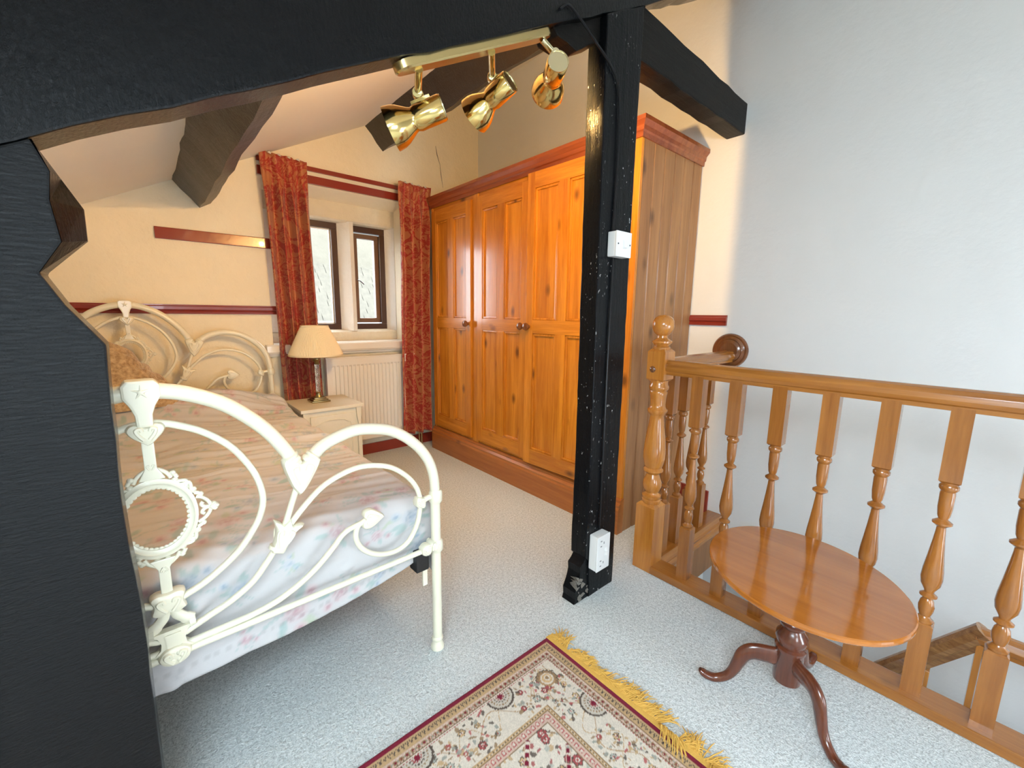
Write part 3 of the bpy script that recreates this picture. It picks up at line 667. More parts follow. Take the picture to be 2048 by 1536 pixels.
def blade(mb, c, ang, ly, L, W, t, shape='heart'):
    """flat cast motif in the board's plane, domed"""
    if shape == 'heart': out = [(0, -L*.62), (W*.40, -L*.25), (W*.60, L*.10), (W*.50, L*.36), (W*.22, L*.40), (0, L*.28), (-W*.22, L*.40), (-W*.50, L*.36), (-W*.60, L*.10), (-W*.40, -L*.25)]
    elif shape == 'vee': out = [(0, -L*.64), (W*.22, -L*.42), (W*.40, -L*.10), (W*.52, L*.14), (W*.58, L*.36), (W*.42, L*.48), (W*.16, L*.36), (0, L*.28), (-W*.16, L*.36), (-W*.42, L*.48), (-W*.58, L*.36), (-W*.52, L*.14), (-W*.40, -L*.10), (-W*.22, -L*.42)]
    elif shape == 'tulip': out = [(W*.20, -L*.5), (W*.26, -L*.28), (W*.30, 0), (W*.44, L*.26), (W*.60, L*.44), (W*.36, L*.42), (W*.18, L*.36), (0, L*.54), (-W*.18, L*.36), (-W*.36, L*.42), (-W*.60, L*.44), (-W*.44, L*.26), (-W*.30, 0), (-W*.26, -L*.28), (-W*.20, -L*.5)]
    elif shape == 'leaf': out = [(0, -L*.5), (W*.4, -L*.2), (W*.5, L*.1), (W*.25, L*.35), (0, L*.5), (-W*.25, L*.35), (-W*.5, L*.1), (-W*.4, -L*.2)]
    elif shape == 'box': out = [(W*.5, -L*.36), (W*.42, 0), (W*.5, L*.36), (W*.30, L*.5), (0, L*.46), (-W*.30, L*.5), (-W*.5, L*.36), (-W*.42, 0), (-W*.5, -L*.36), (-W*.3, -L*.5), (0, -L*.42), (W*.3, -L*.5)]
    else: out = [(math.cos(k*math.pi/6)*W*.5, math.sin(k*math.pi/6)*L*.5) for k in range(12)]
    cl = out[-1:]+out+out[:2]; sm_ = cat_rom([(p, q, 0) for p, q in cl], 3); out = [(v.x, v.y) for v in sm_[3:-6]]
    ca, sa = math.cos(ang), math.sin(ang); V = []; n = len(out)
    for sc, y in ((.62, -t*1.25), (.9, -t), (1, -t*.5), (1, t*.5), (.9, t), (.62, t*1.25)):
        for a, b in out: V.append((c[0]+(a*ca-b*sa)*sc, ly+y, c[1]+(a*sa+b*ca)*sc))
    F = [tuple(range(n)), tuple(range(6*n-1, 5*n-1, -1))]
    for r in range(5):
        for i in range(n): F.append((r*n+i, r*n+(i+1) % n, (r+1)*n+(i+1) % n, (r+1)*n+i))
    mb.add(V, F, True)
    # raised scroll lines on both faces
    for y in (-1, 1):
        for s in (-1, 1):
            pts = [(s*W*.08, -L*.30), (s*W*.24, -L*.05), (s*W*.30, L*.16), (s*W*.16, L*.22), (s*W*.12, L*.08)]
            mb.tube(cat_rom([(c[0]+a*ca-b*sa, ly+y*t*1.22, c[1]+a*sa+b*ca) for a, b in pts], 3), t*.26, 6)
def board(name, ly, dz, leg_h):
    mb = MB()
    for s in (1, -1):
        mb.tube(cat_rom(b3(arch1, ly, dz, s), 5), .0165, 16)
        mb.tube(cat_rom(b3(arch2, ly, dz, s)+[((.661+.017)*s+U0, ly, .40), ((.660+.017)*s+U0, ly, .02)], 6), [.0165]*56+[.0155]*17, 16) if False else mb.tube(cat_rom(b3(arch2, ly, dz, s), 5)+[Vector(((.661+.017)*s+U0, ly, z)) for z in (.5+dz*.5, .3, .02)], .0160, 16)
    bd = mb.build(name, M['cream_metal'], bed, local=True)
    for s in (1, -1):
        MB().lathe([(.017, .0), (.022, .004), (.023, .016), (.018, .026), (.0165, .034), (.020, .040), (.019, .046), (.016, .05)], 20, Matrix.Translation(((.660+.017)*s+U0, ly, 0))).build('foot_cap', M['cream_metal'], bd, local=True)
        for nm, cv in (('scroll_tube', inner), ('scroll_tube', loop), ('scroll_tube', flw), ('scroll_tube', hrt)):
            MB().tube(cat_rom(b3(cv, ly, dz, s), 5), .0078, 12).build(nm, M['cream_metal'], bd, local=True)
        MB().tube(b3([(.256, .70), (.222, .605)], ly, dz, s), .0078, 12).build('scroll_tube', M['cream_metal'], bd, local=True)
        MB().tube(b3([(.640, .381), (.0, .379)], ly, dz, s), .0085, 12).build('bottom_rail', M['cream_metal'], bd, local=True)
        c = lambda u, z: ((u+.017)*s+U0, z+dz)
        mb = MB(); blade(mb, c(.266, .737), s*-.12, ly, .092, .078, .017, 'vee')
        for (u0, z0, u1, z1) in ((.244, .781, .252, .764), (.300, .771, .288, .759)):
            a, b = c(u0, z0), c(u1, z1); A_ = Vector((a[0], ly, a[1])); B_ = Vector((b[0], ly, b[1])); D_ = (B_-A_).normalized(); mb.tube([A_-D_*.006, A_-D_*.002, A_+D_*.003, A_+D_*.006, A_+D_*.010, A_+D_*.015, A_+D_*.02], [.0165, .0215, .0215, .0185, .0215, .0215, .018], 16)
        mb.build('casting', M['cream_metal'], bd, local=True)
        mb = MB(); blade(mb, c(.216, .578), s*-.42, ly, .085, .062, .013, 'tulip')
        a, b = c(.200, .558), c(.196, .550); mb.tube([(a[0], ly, a[1]), (b[0], ly, b[1])], .017, 12); mb.build('casting', M['cream_metal'], bd, local=True)
        mb = MB(); blade(mb, c(.444, .552), s*1.45+math.pi*0, ly, .064, .050, .011, 'heart'); mb.build('casting', M['cream_metal'], bd, local=True)
        mb = MB(); blade(mb, c(.604, .551), s*.5, ly, .048, .036, .012, 'leaf')
        a, b = c(.604, .551), c(.662, .555); mb.tube(cat_rom([(a[0], ly, a[1]-.002), ((a[0]+b[0])/2, ly, a[1]+.006), (b[0], ly, b[1])], 4), [.010]*3+[.009]*3+[.014]*3, 10)
        mb.tube([(b[0], ly, b[1]-.022), (b[0], ly, b[1]-.014), (b[0], ly, b[1]+.014), (b[0], ly, b[1]+.022)], [.017, .0225, .0225, .017], 16); mb.build('casting', M['cream_metal'], bd, local=True)
        mb = MB(); blade(mb, c(.622, .384), s*.3, ly, .040, .040, .013, 'round'); b = c(.662, .384)
        mb.tube([(b[0], ly, b[1]-.022), (b[0], ly, b[1]-.014), (b[0], ly, b[1]+.014), (b[0], ly, b[1]+.022)], [.017, .0225, .0225, .017], 16); blade(mb, c(.648, .390), s*-.6, ly, .04, .036, .016, 'leaf')
        mb.build('casting', M['cream_metal'], bd, local=True)
    # centre: crown casting, hearts, medallion, foot casting
    x0 = U0
    mb = MB()
    mb.prism([(x0+a, dz+b) for a, b in ((-.022, 1.0), (.022, 1.0), (.030, .990), (.030, .966), (.020, .948), (.014, .930), (.013, .905), (-.013, .905), (-.014, .930), (-.020, .948), (-.030, .966), (-.030, .990))], ly-.020, ly+.020, 'y')
    o = mb.build('casting', M['cream_metal'], bd, local=True, bevel=.005)
    for yy in (-1, 1):
        mb = MB()
        for k in range(5):
            a = math.pi/2+k*2*math.pi/5; mb.tube([(x0, ly+yy*.021, dz+.977), (x0+.016*math.cos(a), ly+yy*.019, dz+.977+.016*math.sin(a))], [.0035, .001], 6)
        mb.sphere((x0, ly+yy*.021, dz+.977), .0065, 12, (1, .5, .8))
        mb.build('star_boss', M['cream_metal'], o, local=True)
    mb = MB(); blade(mb, (x0, dz+.893), 0, ly, .046, .052, .015, 'heart'); mb.build('casting', M['cream_metal'], bd, local=True)
    MB().prism([(x0+a, dz+b) for a, b in ((-.010, .905), (.010, .905), (.010, .815), (.022, .790), (-.022, .790), (-.010, .815))], ly-.007, ly+.007, 'y').build('centre_bar', M['cream_metal'], bd, local=True, bevel=.002)
    MB().prism([(x0+a, dz+b) for a, b in ((-.022, .612), (.022, .612), (.010, .590), (.010, .53), (-.010, .53), (-.010, .590))], ly-.007, ly+.007, 'y').build('centre_bar', M['cream_metal'], bd, local=True, bevel=.002)
    # medallion ring with scallops and pierced scrolls
    mb = MB(); cz = dz+.703; RX, RZ = .062, .078
    ring = lambda a, k: (x0+RX*k*math.cos(a), ly, cz+RZ*k*math.sin(a))
    nseg = 48; V = []; F = []
    for i in range(nseg):
        a = 2*math.pi*i/nseg
        for k, y in ((.88, -.004), (.97, -.005), (1.01, -.009), (1.06, -.006), (1.13, -.005), (1.13, .005), (1.01, .009), (.88, .004)): p = ring(a, k); V.append((p[0], ly+y, p[2]))
    for i in range(nseg):
        for j in range(8): F.append((i*8+j, i*8+(j+1) % 8, ((i+1) % nseg)*8+(j+1) % 8, ((i+1) % nseg)*8+j))
    mb.add(V, F, True)
    for i in range(40):
        a = 2*math.pi*i/40; mb.sphere(ring(a, .885), .0055, 8, (1, .45, 1))
    for i, (a, r) in enumerate([(k*math.pi/2, 1) for k in range(4)]+[(math.pi/4+k*math.pi/2, .6) for k in range(4)]):
        c = ring(a, 1.0); n_ = Vector((math.cos(a), 0, math.sin(a))); t_ = Vector((-math.sin(a), 0, math.cos(a))); C_ = Vector(c)
        for s in (-1, 1):
            pts = [C_+n_*(.006)+t_*s*.030*r, C_+n_*.018*r+t_*s*.024*r, C_+n_*.028*r+t_*s*.012*r, C_+n_*.030*r+t_*s*.002, C_+n_*.020*r+t_*s*.002, C_+n_*.014*r+t_*s*.009*r, C_+n_*.018*r+t_*s*.014*r]
            mb.tube(cat_rom(pts, 4), .0042, 8)
            mb.tube(cat_rom([C_+n_*.004+t_*s*.040*r, C_+n_*.012+t_*s*.036*r, C_+n_*.016*r+t_*s*.028*r], 4), .0045, 8); mb.sphere(C_+n_*.015*r+t_*s*.034*r, .006, 8)
        if r == 1:
            blade(mb, (c[0]+n_.x*.037, c[2]+n_.z*.037), a-math.pi/2, ly, .020, .020, .006, 'leaf')
    mb.build('medallion', M['cream_metal'], bd, local=True, angle=60)
    # forked casting at the bottom centre
    mb = MB(); blade(mb, (x0, dz+.510), 0, ly, .052, .062, .014, 'box')
    for sg_ in (-1, 1):
        mb.tube(cat_rom([(x0+sg_*.006, ly, dz+.492), (x0+sg_*.012, ly, dz+.474), (x0+sg_*.026, ly, dz+.458), (x0+sg_*.036, ly, dz+.450)], 4), [(.008, .010)]*4+[(.008, .011)]*4+[(.009, .013)]*5, 10)
        mb.tube([(x0+sg_*.031, ly, dz+.446), (x0+sg_*.042, ly, dz+.446)], [.014, .012], 12)
    mb.prism([(x0+p_, dz+q_) for p_, q_ in ((-.040, .444), (.040, .444), (.026, .434), (.021, .418), (.023, .404), (.034, .394), (-.034, .394), (-.023, .404), (-.021, .418), (-.026, .434))], ly-.009, ly+.009, 'y')
    mb.prism([(x0+p_, dz+q_) for p_, q_ in ((-.014, .436), (.014, .436), (.012, .405), (-.012, .405))], ly-.012, ly+.012, 'y')
    blade(mb, (x0, dz+.384), 0, ly, .046, .060, .016, 'round')
    for k in range(6): mb.sphere((x0+.011*math.cos(k*1.047), ly-.019, dz+.384+.009*math.sin(k*1.047)), .0055, 8, (1, .5, 1))
    mb.build('casting', M['cream_metal'], bd, local=True)
    return bd
board('footboard', 0.0, 0.0, 0); board('headboard', 2.03, .184, 0)
# black base and side irons
for s in (1, -1):
    x = U0+s*.630
    MB().box(x-.014, x+.014, .03, 2.0, .318, .360, .003).build('side_iron', M['bed_black'], bed, local=True)
    MB().box(x-.018, x+.028, .012, .060, .300, .372, .004).build('corner_bracket', M['bed_black'], bed, local=True)
    MB().box(x+.006, x+.022, .015, .022, .245, .30).build('cream_tag_plate', M['cream_metal'], bed, local=True)
MB().box(U0-.63, U0+.63, .05, 2.0, .325, .350).build('slat_base', M['bed_black'], bed, local=True)
mt = MB().box(U0-.655, U0+.655, .055, 1.985, .352, .525, .03).build('mattress', M['mattress'], None, local=True)
mt.location = bedO; mt.rotation_euler = (0, 0, BA); tag(mt, 'mattress under the floral bedspread', 'mattress')

def grid_mesh(name, P, colr, mat, closed=False, thick=0):
    n, m_, _ = P.shape; me = bpy.data.meshes.new(name)
    idx = np.arange(n*m_).reshape(n, m_); F = np.stack([idx[:-1, :-1], idx[1:, :-1], idx[1:, 1:], idx[:-1, 1:]], -1).reshape(-1, 4)
    me.vertices.add(n*m_); me.vertices.foreach_set('co', P.reshape(-1).astype(np.float32))
    me.loops.add(F.size); me.loops.foreach_set('vertex_index', F.reshape(-1).astype(np.int32))
    me.polygons.add(len(F)); me.polygons.foreach_set('loop_start', (np.arange(len(F))*4).astype(np.int32))
    me.polygons.foreach_set('use_smooth', np.ones(len(F), bool)); me.update(calc_edges=True); me.validate()
    if colr is not None:
        at = me.color_attributes.new('Col', 'FLOAT_COLOR', 'POINT'); c4 = np.ones((n*m_, 4), np.float32); c4[:, :3] = colr.reshape(-1, 3); at.data.foreach_set('color', c4.reshape(-1))
    me.materials.append(mat); o = bpy.data.objects.new(name, me); col.objects.link(o); return o
def vnoise(x, y, seed=0):
    rs = np.random.RandomState(seed); G = rs.rand(64, 64); xi = np.floor(x).astype(int); yi = np.floor(y).astype(int); fx = x-xi; fy = y-yi
    fx = fx*fx*(3-2*fx); fy = fy*fy*(3-2*fy); g = lambda a, b: G[a % 64, b % 64]
    return (g(xi, yi)*(1-fx)+g(xi+1, yi)*fx)*(1-fy)+(g(xi, yi+1)*(1-fx)+g(xi+1, yi+1)*fx)*fy-.5
sst = lambda a, b, x: np.clip((x-a)/(b-a), 0, 1)**2*(3-2*np.clip((x-a)/(b-a), 0, 1))
# ---- bedspread
def bedspread():
    hw, yf, rd = .640, .090, .05
    a = np.linspace(-hw-.30, hw+.30, 300); b = np.linspace(-.33, 1.86, 370)
    Aa, Bb = np.meshgrid(a, b, indexing='ij')
    foot_len = .315-.07*np.clip(np.abs(Aa)/hw, 0, 1)**3
    Bm = np.where(Bb < 0, Bb/.33*foot_len, Bb)
    dx = np.clip(np.abs(Aa)-hw, 0, None); dy = np.clip(-Bm, 0, None)
    side_len = .30
    arc = rd*math.pi/2
    def bend(d):
        t = np.clip(d/arc, 0, 1)*math.pi/2; h = rd*np.sin(t)+np.clip(d-arc, 0, None)*.04; v = rd*(1-np.cos(t))+np.clip(d-arc, 0, None); return h, v
    hx, vx = bend(dx); hy, vy = bend(dy)
    X = np.sign(Aa)*(np.minimum(np.abs(Aa), hw)+hx); Yy = np.where(Bm < 0, yf-hy+.0, yf+Bm)
    drop = np.maximum(vx, vy)+.25*np.minimum(vx, vy)
    top = .548+.12*sst(1.42, 1.68, Bm)*(1-.55*sst(.35, .66, np.abs(Aa)))-.02*sst(1.75, 1.9, Bm)+.012*np.cos(Aa*2.2)
    Z = top-drop
    # wrinkles run mostly across the bed
    q = Bb*1.0+.16*Aa+.05*vnoise(Aa*6, Bb*3, 5)
    rdg = lambda v: (.5-np.abs(v)*2)
    w = vnoise(Aa*2.2+7, q*22, 1)*.018+rdg(vnoise(Aa*2.6, q*20+3, 2))*.024*sst(.1, .8, Bb)+rdg(vnoise(Aa*3.4+2, q*34+5, 22))*.013+vnoise(Aa*9, Bb*9, 3)*.012
    w *= np.where(Bb > .55, 1.0, .55)*(1-.8*np.clip(vy/.08, 0, 1))*(1-.8*np.clip(vx/.08, 0, 1))
    Z += w
    fold = vnoise(Aa*9+.6*Bb, Bb*2, 7)*.030*np.clip(vy/.15, 0, 1)+((.5-2*np.abs(vnoise(Aa*9+Bb*9, Bb*16-Aa*9, 8)))*.030+(.5-2*np.abs(vnoise(Aa*20+Bb*14, Bb*30-Aa*12, 18)))*.016)*np.clip(vy/.05, 0, 1)
    Yy += -np.abs(fold)*.25+fold*.4*(np.clip(vy/.12, 0, 1))
    X += np.sign(Aa)*vnoise(Bb*9, Aa*3, 9)*.02*np.clip(vx/.12, 0, 1)
    Z += vnoise(Aa*5, Bb*0+2, 11)*.018*np.clip(vy/.25, 0, 1)
    Yy = np.maximum(Yy, .012+.0*Yy)
    # printed flower sprigs
    C = np.ones(Aa.shape+(3,))*np.array([.55, .535, .54]); rs = np.random.RandomState(12)
    def blob(cx, cy, r, colr, k=1.0, el=1.0, an=0.0):
        i0, i1 = np.searchsorted(a, [cx-r*1.6, cx+r*1.6]); j0, j1 = np.searchsorted(b, [cy-r*1.6, cy+r*1.6])
        if i1 <= i0 or j1 <= j0: return
        u = Aa[i0:i1, j0:j1]-cx; v = Bb[i0:i1, j0:j1]-cy; p = u*math.cos(an)+v*math.sin(an); qv = (-u*math.sin(an)+v*math.cos(an))*el
        m = (np.clip(1.35-np.hypot(p, qv)/r, 0, 1)*2).clip(0, 1)[..., None]*k
        C[i0:i1, j0:j1] = C[i0:i1, j0:j1]*(1-m)+np.array(colr)*m
    pts = []
    for _ in range(9000):
        p = (rs.uniform(a[0], a[-1]), rs.uniform(b[0], b[-1]))
        if all((p[0]-q_[0])**2+(p[1]-q_[1])**2 > .115**2 for q_ in pts): pts.append(p)
        if len(pts) > 330: break
    for (cx, cy) in pts:
        s = rs.choice([.8, 1.2, 1.5, 1.9]); an = rs.uniform(0, 6.28); pink = rs.rand() < .62
        pc = (.58, .45, .47) if pink else (.46, .50, .56); dk = (.44, .26, .29) if pink else (.27, .34, .44); tl = (.33, .44, .43)
        for k in range(rs.randint(4, 8)):
            t = an+rs.uniform(-2.2, 2.2); d = s*rs.uniform(.020, .036)
            blob(cx+d*math.cos(t), cy+d*math.sin(t), .0115*s, tl if rs.rand() < .7 else (.42, .48, .36), .7, 2.4, t+rs.uniform(-.5, .5))
        blob(cx, cy, .0165*s, pc, .55)
        for k in range(10):
            t = k*1.3+an; d = s*.0016*k; blob(cx+d*math.cos(t), cy+d*math.sin(t),   .0050*s, dk, .42, 2.2, t+1.5)
        for j in (1.0, -1.2):
            t = an+j; x_, y_ = cx+.031*s*math.cos(t), cy+.031*s*math.sin(t); blob(x_, y_, .0085*s, pc, .7); blob(x_, y_, .004*s, dk, .7)
        for k in range(3):
            t = an+math.pi+rs.uniform(-1, 1)
            for q_ in range(4): blob(cx+s*(.018+.007*q_)*math.cos(t+.1*q_), cy+s*(.018+.007*q_)*math.sin(t+.1*q_), .0028*s, tl, .6)
    # drawn-thread border by the hem
    e = np.minimum(Bb-b[0], np.minimum(Aa-a[0], a[-1]-Aa)); bd_ = ((e > .030) & (e < .042)) & (np.sin(np.where(Bb-b[0] < .06, Aa, Bb)*2*math.pi/.024) > 0)
    C[bd_] = C[bd_]*.86
    P = np.stack([X+U0, Yy, Z], -1)
    o = grid_mesh('bedspread', P, C, M['spread']); o.location = bedO; o.rotation_euler = (0, 0, BA)
    sm = o.modifiers.new('thickness', 'SOLIDIFY'); sm.thickness = .004; sm.offset = -1
    tag(o, 'crumpled white bedspread printed with pink and blue rose sprigs', 'bedspread')
bedspread()
def throw():
    n, m_ = 120, 80; u = np.linspace(0, 2*math.pi, n); v = np.linspace(0, 1, m_); Uu, Vv = np.meshgrid(u, v, indexing='ij')
    rx = .34*Vv; ry = .17*Vv
    r = 1+.07*np.sin(3*Uu+1)+.05*np.sin(5*Uu)
    X = rx*np.cos(Uu)*r; Yy = ry*np.sin(Uu)*r
    Zt = .34*np.sqrt(np.clip(1-Vv**2.2, 0, 1))*(1-.85*sst(-.02, .36, X))
    fold = np.sin((Yy*1.1+Zt*2.0+.25*X)*46+3*vnoise(X*9+4, Zt*9, 2))*.018+vnoise(X*22+9, Yy*22+Zt*18, 4)*.016
    Zt = Zt+fold*np.clip((1-Vv)*5, 0, 1)
    P = np.stack([X-.12, Yy+1.79, Zt+.645], -1)
    o = grid_mesh('fur_throw', P, None, M['fur']); o.location = bedO; o.rotation_euler = (0, 0, BA)
    tag(o, 'heaped brown fur throw at the head of the bed', 'blanket')
throw()

# =================================================================== BEDSIDE CABINET AND LAMP
cb = thing('bedside_cabinet', 'worn cream painted bedside cabinet with a shaped door panel', 'cabinet', (.87, 2.95, 0))
MB().box(.672, 1.062, 2.735, 3.13, .515, .537, .004).build('top', M['cabinet'], cb)
MB().box(.690, 1.044, 2.755, 3.12, .05, .515, .003).build('body', M['cabinet'], cb)
dd = MB().box(.728, 1.008, 2.745, 2.757, .09, .485, .003).build('door', M['cabinet'], cb)
pts = [(.755, .13), (.981, .13), (.981, .40), (.975, .425), (.955, .432), (.935, .445), (.90, .452), (.836, .452), (.80, .445), (.78, .432), (.761, .425), (.755, .40)]
mb = MB(); mb.tube([(x, 2.744, z) for x, z in pts+[pts[0]]], .004, 8); mb.build('panel_moulding', M['cabinet'], dd)
for x in (.692, 1.020):
    MB().prism([(x, .06), (x+.022, .06), (x+.024, .30), (x+.016, .40), (x+.026, .46), (x+.028, .515), (x-.006, .515), (x-.004, .46), (x+.006, .40), (x-.001, .30)], 2.742, 2.758, 'y').build('corner_pilaster', M['cabinet'], cb)
MB().box(.682, 1.052, 2.742, 3.12, 0, .055, .006).build('base_moulding', M['cabinet'], cb)
lp = thing('table_lamp', 'table lamp with pleated cream shade on a glass column', 'lamp', (.850, 2.975, .537))
LC = (.850, 2.975)
mb = MB()
for z0, z1, h in ((.5375, .549, .058), (.549, .558, .047), (.558, .568, .037)): mb.box(LC[0]-h, LC[0]+h, LC[1]-h, LC[1]+h, z0, z1, .002)
mb.lathe([(.026, .568), (.022, .576), (.016, .590), (.018, .598), (.014, .604)], 20, Matrix.Translation((LC[0], LC[1], 0)))
mb.build('stepped_base', M['antique'], lp)
n = 40; V = []; F = []; sg = 24
for i in range(n+1):
    z = .602+(.790-.602)*i/n
    for k in range(sg):
        a = 2*math.pi*k/sg; r = .0135+.0022*math.sin(6*a+i*.55); V.append((LC[0]+r*math.cos(a), LC[1]+r*math.sin(a), z))
for i in range(n):
    for k in range(sg): F.append((i*sg+k, i*sg+(k+1) % sg, (i+1)*sg+(k+1) % sg, (i+1)*sg+k))
F += [tuple(range(sg-1, -1, -1)), tuple(range(n*sg, n*sg+sg))]
MB().add(V, F, True).build('glass_column', M['glass_col'], lp, angle=80)
mb = MB().lathe([(.014, .788), (.017, .792), (.013, .797), (.015, .806), (.022, .820), (.026, .824), (.026, .828), (.012, .830), (.010, .86), (.008, .90), (0, .90)], 20, Matrix.Translation((LC[0], LC[1], 0)))
mb.build('capital', M['antique'], lp)
V = []; F = []; sg = 200
rings = [(.166, .848, 0), (.168, .850, 0), (.167, .858, 0), (.1655, .860, 1), (.088, 1.032, 1), (.0875, 1.034, 0), (.085, 1.046, 0), (.082, 1.046, 0), (.0855, 1.030, 0), (.163, .860, 0), (.163, .850, 0)]
for r, z, pl_ in rings:
    for k in range(sg):
        a = 2*math.pi*k/sg; rr = r*(1+(.010 if pl_ else 0)*(1 if k % 2 else -1)); V.append((LC[0]+rr*math.cos(a), LC[1]+rr*math.sin(a), z))
for i in range(len(rings)):
    j = (i+1) % len(rings)
    for k in range(sg): F.append((i*sg+k, i*sg+(k+1) % sg, j*sg+(k+1) % sg, j*sg+k))
MB().add(V, F).build('pleated_shade', M['shade'], lp)

# =================================================================== RADIATOR
rd_ = thing('radiator', 'white ribbed panel radiator under the window', 'radiator', (1.3, 3.2, .14))
x0, x1, z0, z1 = .972, 1.76, .150, .800
V = []; F = []; xs = []
pitch = .030; k = 0; x = x0+.04
prof = [(x0, 0)]
while x < x1-.04:
    prof += [(x, 0), (x+.004, .010), (x+pitch*.62, .010), (x+pitch*.62+.004, 0)]; x += pitch
prof.append((x1, 0))
zz = [z0, z0+.055, z0+.068, z1-.068, z1-.055, z1]
mb = MB(); n = len(prof); V = []
for zi, z in enumerate(zz):
    d = 1 if zi in (2, 3) else 0
    for px, pd in prof: V.append((px, 3.172-.0+pd*d, z))
F = []
for i in range(len(zz)-1):
    for j in range(n-1): F.append((i*n+j, i*n+j+1, (i+1)*n+j+1, (i+1)*n+j))
mb.add(V, F); mb.build('front_panel', M['radiator'], rd_)
MB().box(x0, x1, 3.185, 3.200, z0, z1).build('back_panel', M['radiator'], rd_)
MB().box(x0-.004, x1+.004, 3.168, 3.215, z1-.004, z1+.006, .003).build('top_grille', M['radiator'], rd_)
for xx in (x0, x1-.004): MB().box(xx-.002, xx+.006, 3.169, 3.212, z0, z1, .002).build('side_cover', M['radiator'], rd_)
mb = MB().tube([(1.72, 3.205, .16), (1.72, 3.205, .0)], .0075, 10).tube([(1.74, 3.20, .16), (1.74, 3.20, .0)], .0075, 10); mb.build('pipe', M['brass_pale'], rd_)

# =================================================================== CURTAINS
ct = thing('curtain_track', 'brown painted curtain track boards above the window', 'curtain rail', (1.2, 3.25, 2.0))
for nm, za, zb, yy, mt_ in (('upper_board', 2.078, 2.108, 3.235, M['oxblood']), ('track', 2.050, 2.079, 3.246, M['cabinet']), ('lower_board', 1.998, 2.051, 3.236, M['oxblood'])):
    MB().prism([(yy, za), (yy, zb), (3.259, zb), (3.259, za)], .64, 1.86, 'x').build(nm, mt_, ct, bevel=.002)
def curtain(label, xt0, xt1, xb0, xb1, zt, zb, folds, seed, yc, tilt):
    root = thing('curtain', label, 'curtain', ((xb0+xb1)/2, yc, zb), group='damask curtains at the mullioned window')
    n, m_ = 150, 110; s = np.linspace(0, 1, n); t = np.linspace(0, 1, m_); S, Tt = np.meshgrid(s, t, indexing='ij')
    ease = Tt**.8
    xa = xt0+(xb0-xt0)*ease; xb_ = xt1+(xb1-xt1)*ease
    S2 = S+.018*vnoise(S*7+seed, Tt*2.2, seed)
    ph = S2*folds*2*math.pi+1.1*vnoise(S*3, Tt*2.5+seed, seed+1)
    amp = .008+.028*sst(0, .14, Tt)-.010*np.exp(-((Tt-.085)/.03)**2)
    wv = np.sin(ph)+.22*np.sin(2*ph+.6+2*vnoise(S*2, Tt*3, seed+2))
    Yy = yc-amp*wv-.012*vnoise(S*8, Tt*6, seed+3)*sst(0, .2, Tt)-.010*sst(.03, .0, Tt)
    X = xa+(xb_-xa)*S+.010*np.cos(ph)*sst(0, .2, Tt)
    # header: ruffled, slightly stepped top edge
    zt_ = zt+tilt*(S-.5)+.010*vnoise(S*18, S*0+seed, seed+4)
    Z = zt_-(zt_-zb)*Tt
    crump = vnoise(S*16+seed, Tt*34, seed+6)*.010*np.exp(-((Tt-.09)/.08)**2); Yy += crump
    P = np.stack([X, Yy, Z], -1)-np.array(ORG[root.name])
    o = grid_mesh('cloth', P, None, M['damask']); o.parent = root
    sm = o.modifiers.new('thickness', 'SOLIDIFY'); sm.thickness = .003
    rs = random.Random(seed)
    for k in range(4):
        xx = xt0+(xt1-xt0)*(.2+.2*k); zz_ = zt+tilt*(.2+.2*k-.5)
        MB().add([(xx-.010, yc-.020, zz_-.004), (xx+.012, yc-.024, zz_-.012), (xx+.008, yc-.010, zz_+.010), (xx-.006, yc-.006, zz_+.006), (xx, yc-.016, zz_+.004)], [(0, 1, 4), (1, 2, 4), (2, 3, 4), (3, 0, 4), (3, 2, 1, 0)]).build('heading_tape', M['mattress'], root)
curtain('left red and gold damask curtain behind the lamp', .645, .925, .690, .958, 2.118, .12, 3.6, 3, 3.190, -.012)
curtain('right red and gold damask curtain beside the pine wardrobe', 1.548, 1.826, 1.520, 1.812, 2.108, .140, 3.6, 11, 3.130, -.004)

# =================================================================== TRIPOD TABLE
TC = (1.360, .293)
tt = thing('tripod_table', 'small polished oval tripod table beside the balustrade', 'table', (TC[0], TC[1], 0))
ea, eb, er = .266, .233, R_(47); V = []; F = []; sg = 96
rg = [(.0, .404), (.985, .404), (.997, .407), (1.0, .413), (.996, .418), (.985, .4205), (.0, .4205)]
for k_, z in rg[1:-1]:
    for k in range(sg):
        a = 2*math.pi*k/sg; p, q = ea*k_*math.cos(a), eb*k_*math.sin(a); V.append((TC[0]+p*math.cos(er)-q*math.sin(er), TC[1]+p*math.sin(er)+q*math.cos(er), z))
for i in range(4):
    for k in range(sg): F.append((i*sg+k, i*sg+(k+1) % sg, (i+1)*sg+(k+1) % sg, (i+1)*sg+k))
F += [tuple(range(sg-1, -1, -1)), tuple(range(4*sg, 5*sg))]
MB().add(V, F).build('table_top', M['table_top'], tt)
mb = MB().lathe([(.0, .058), (.020, .060), (.036, .068), (.037, .080), (.037, .165), (.040, .170), (.040, .178), (.034, .184), (.036, .192), (.041, .205), (.040, .218), (.030, .232), (.026, .240), (.034, .248), (.035, .256), (.028, .264), (.024, .280), (.026, .300), (.034, .330), (.044, .360), (.048, .380), (.046, .390), (.060, .394), (.060, .404)], 32, Matrix.Translation((TC[0], TC[1], 0)))
mb.build('pedestal', M['mahogany'], tt)
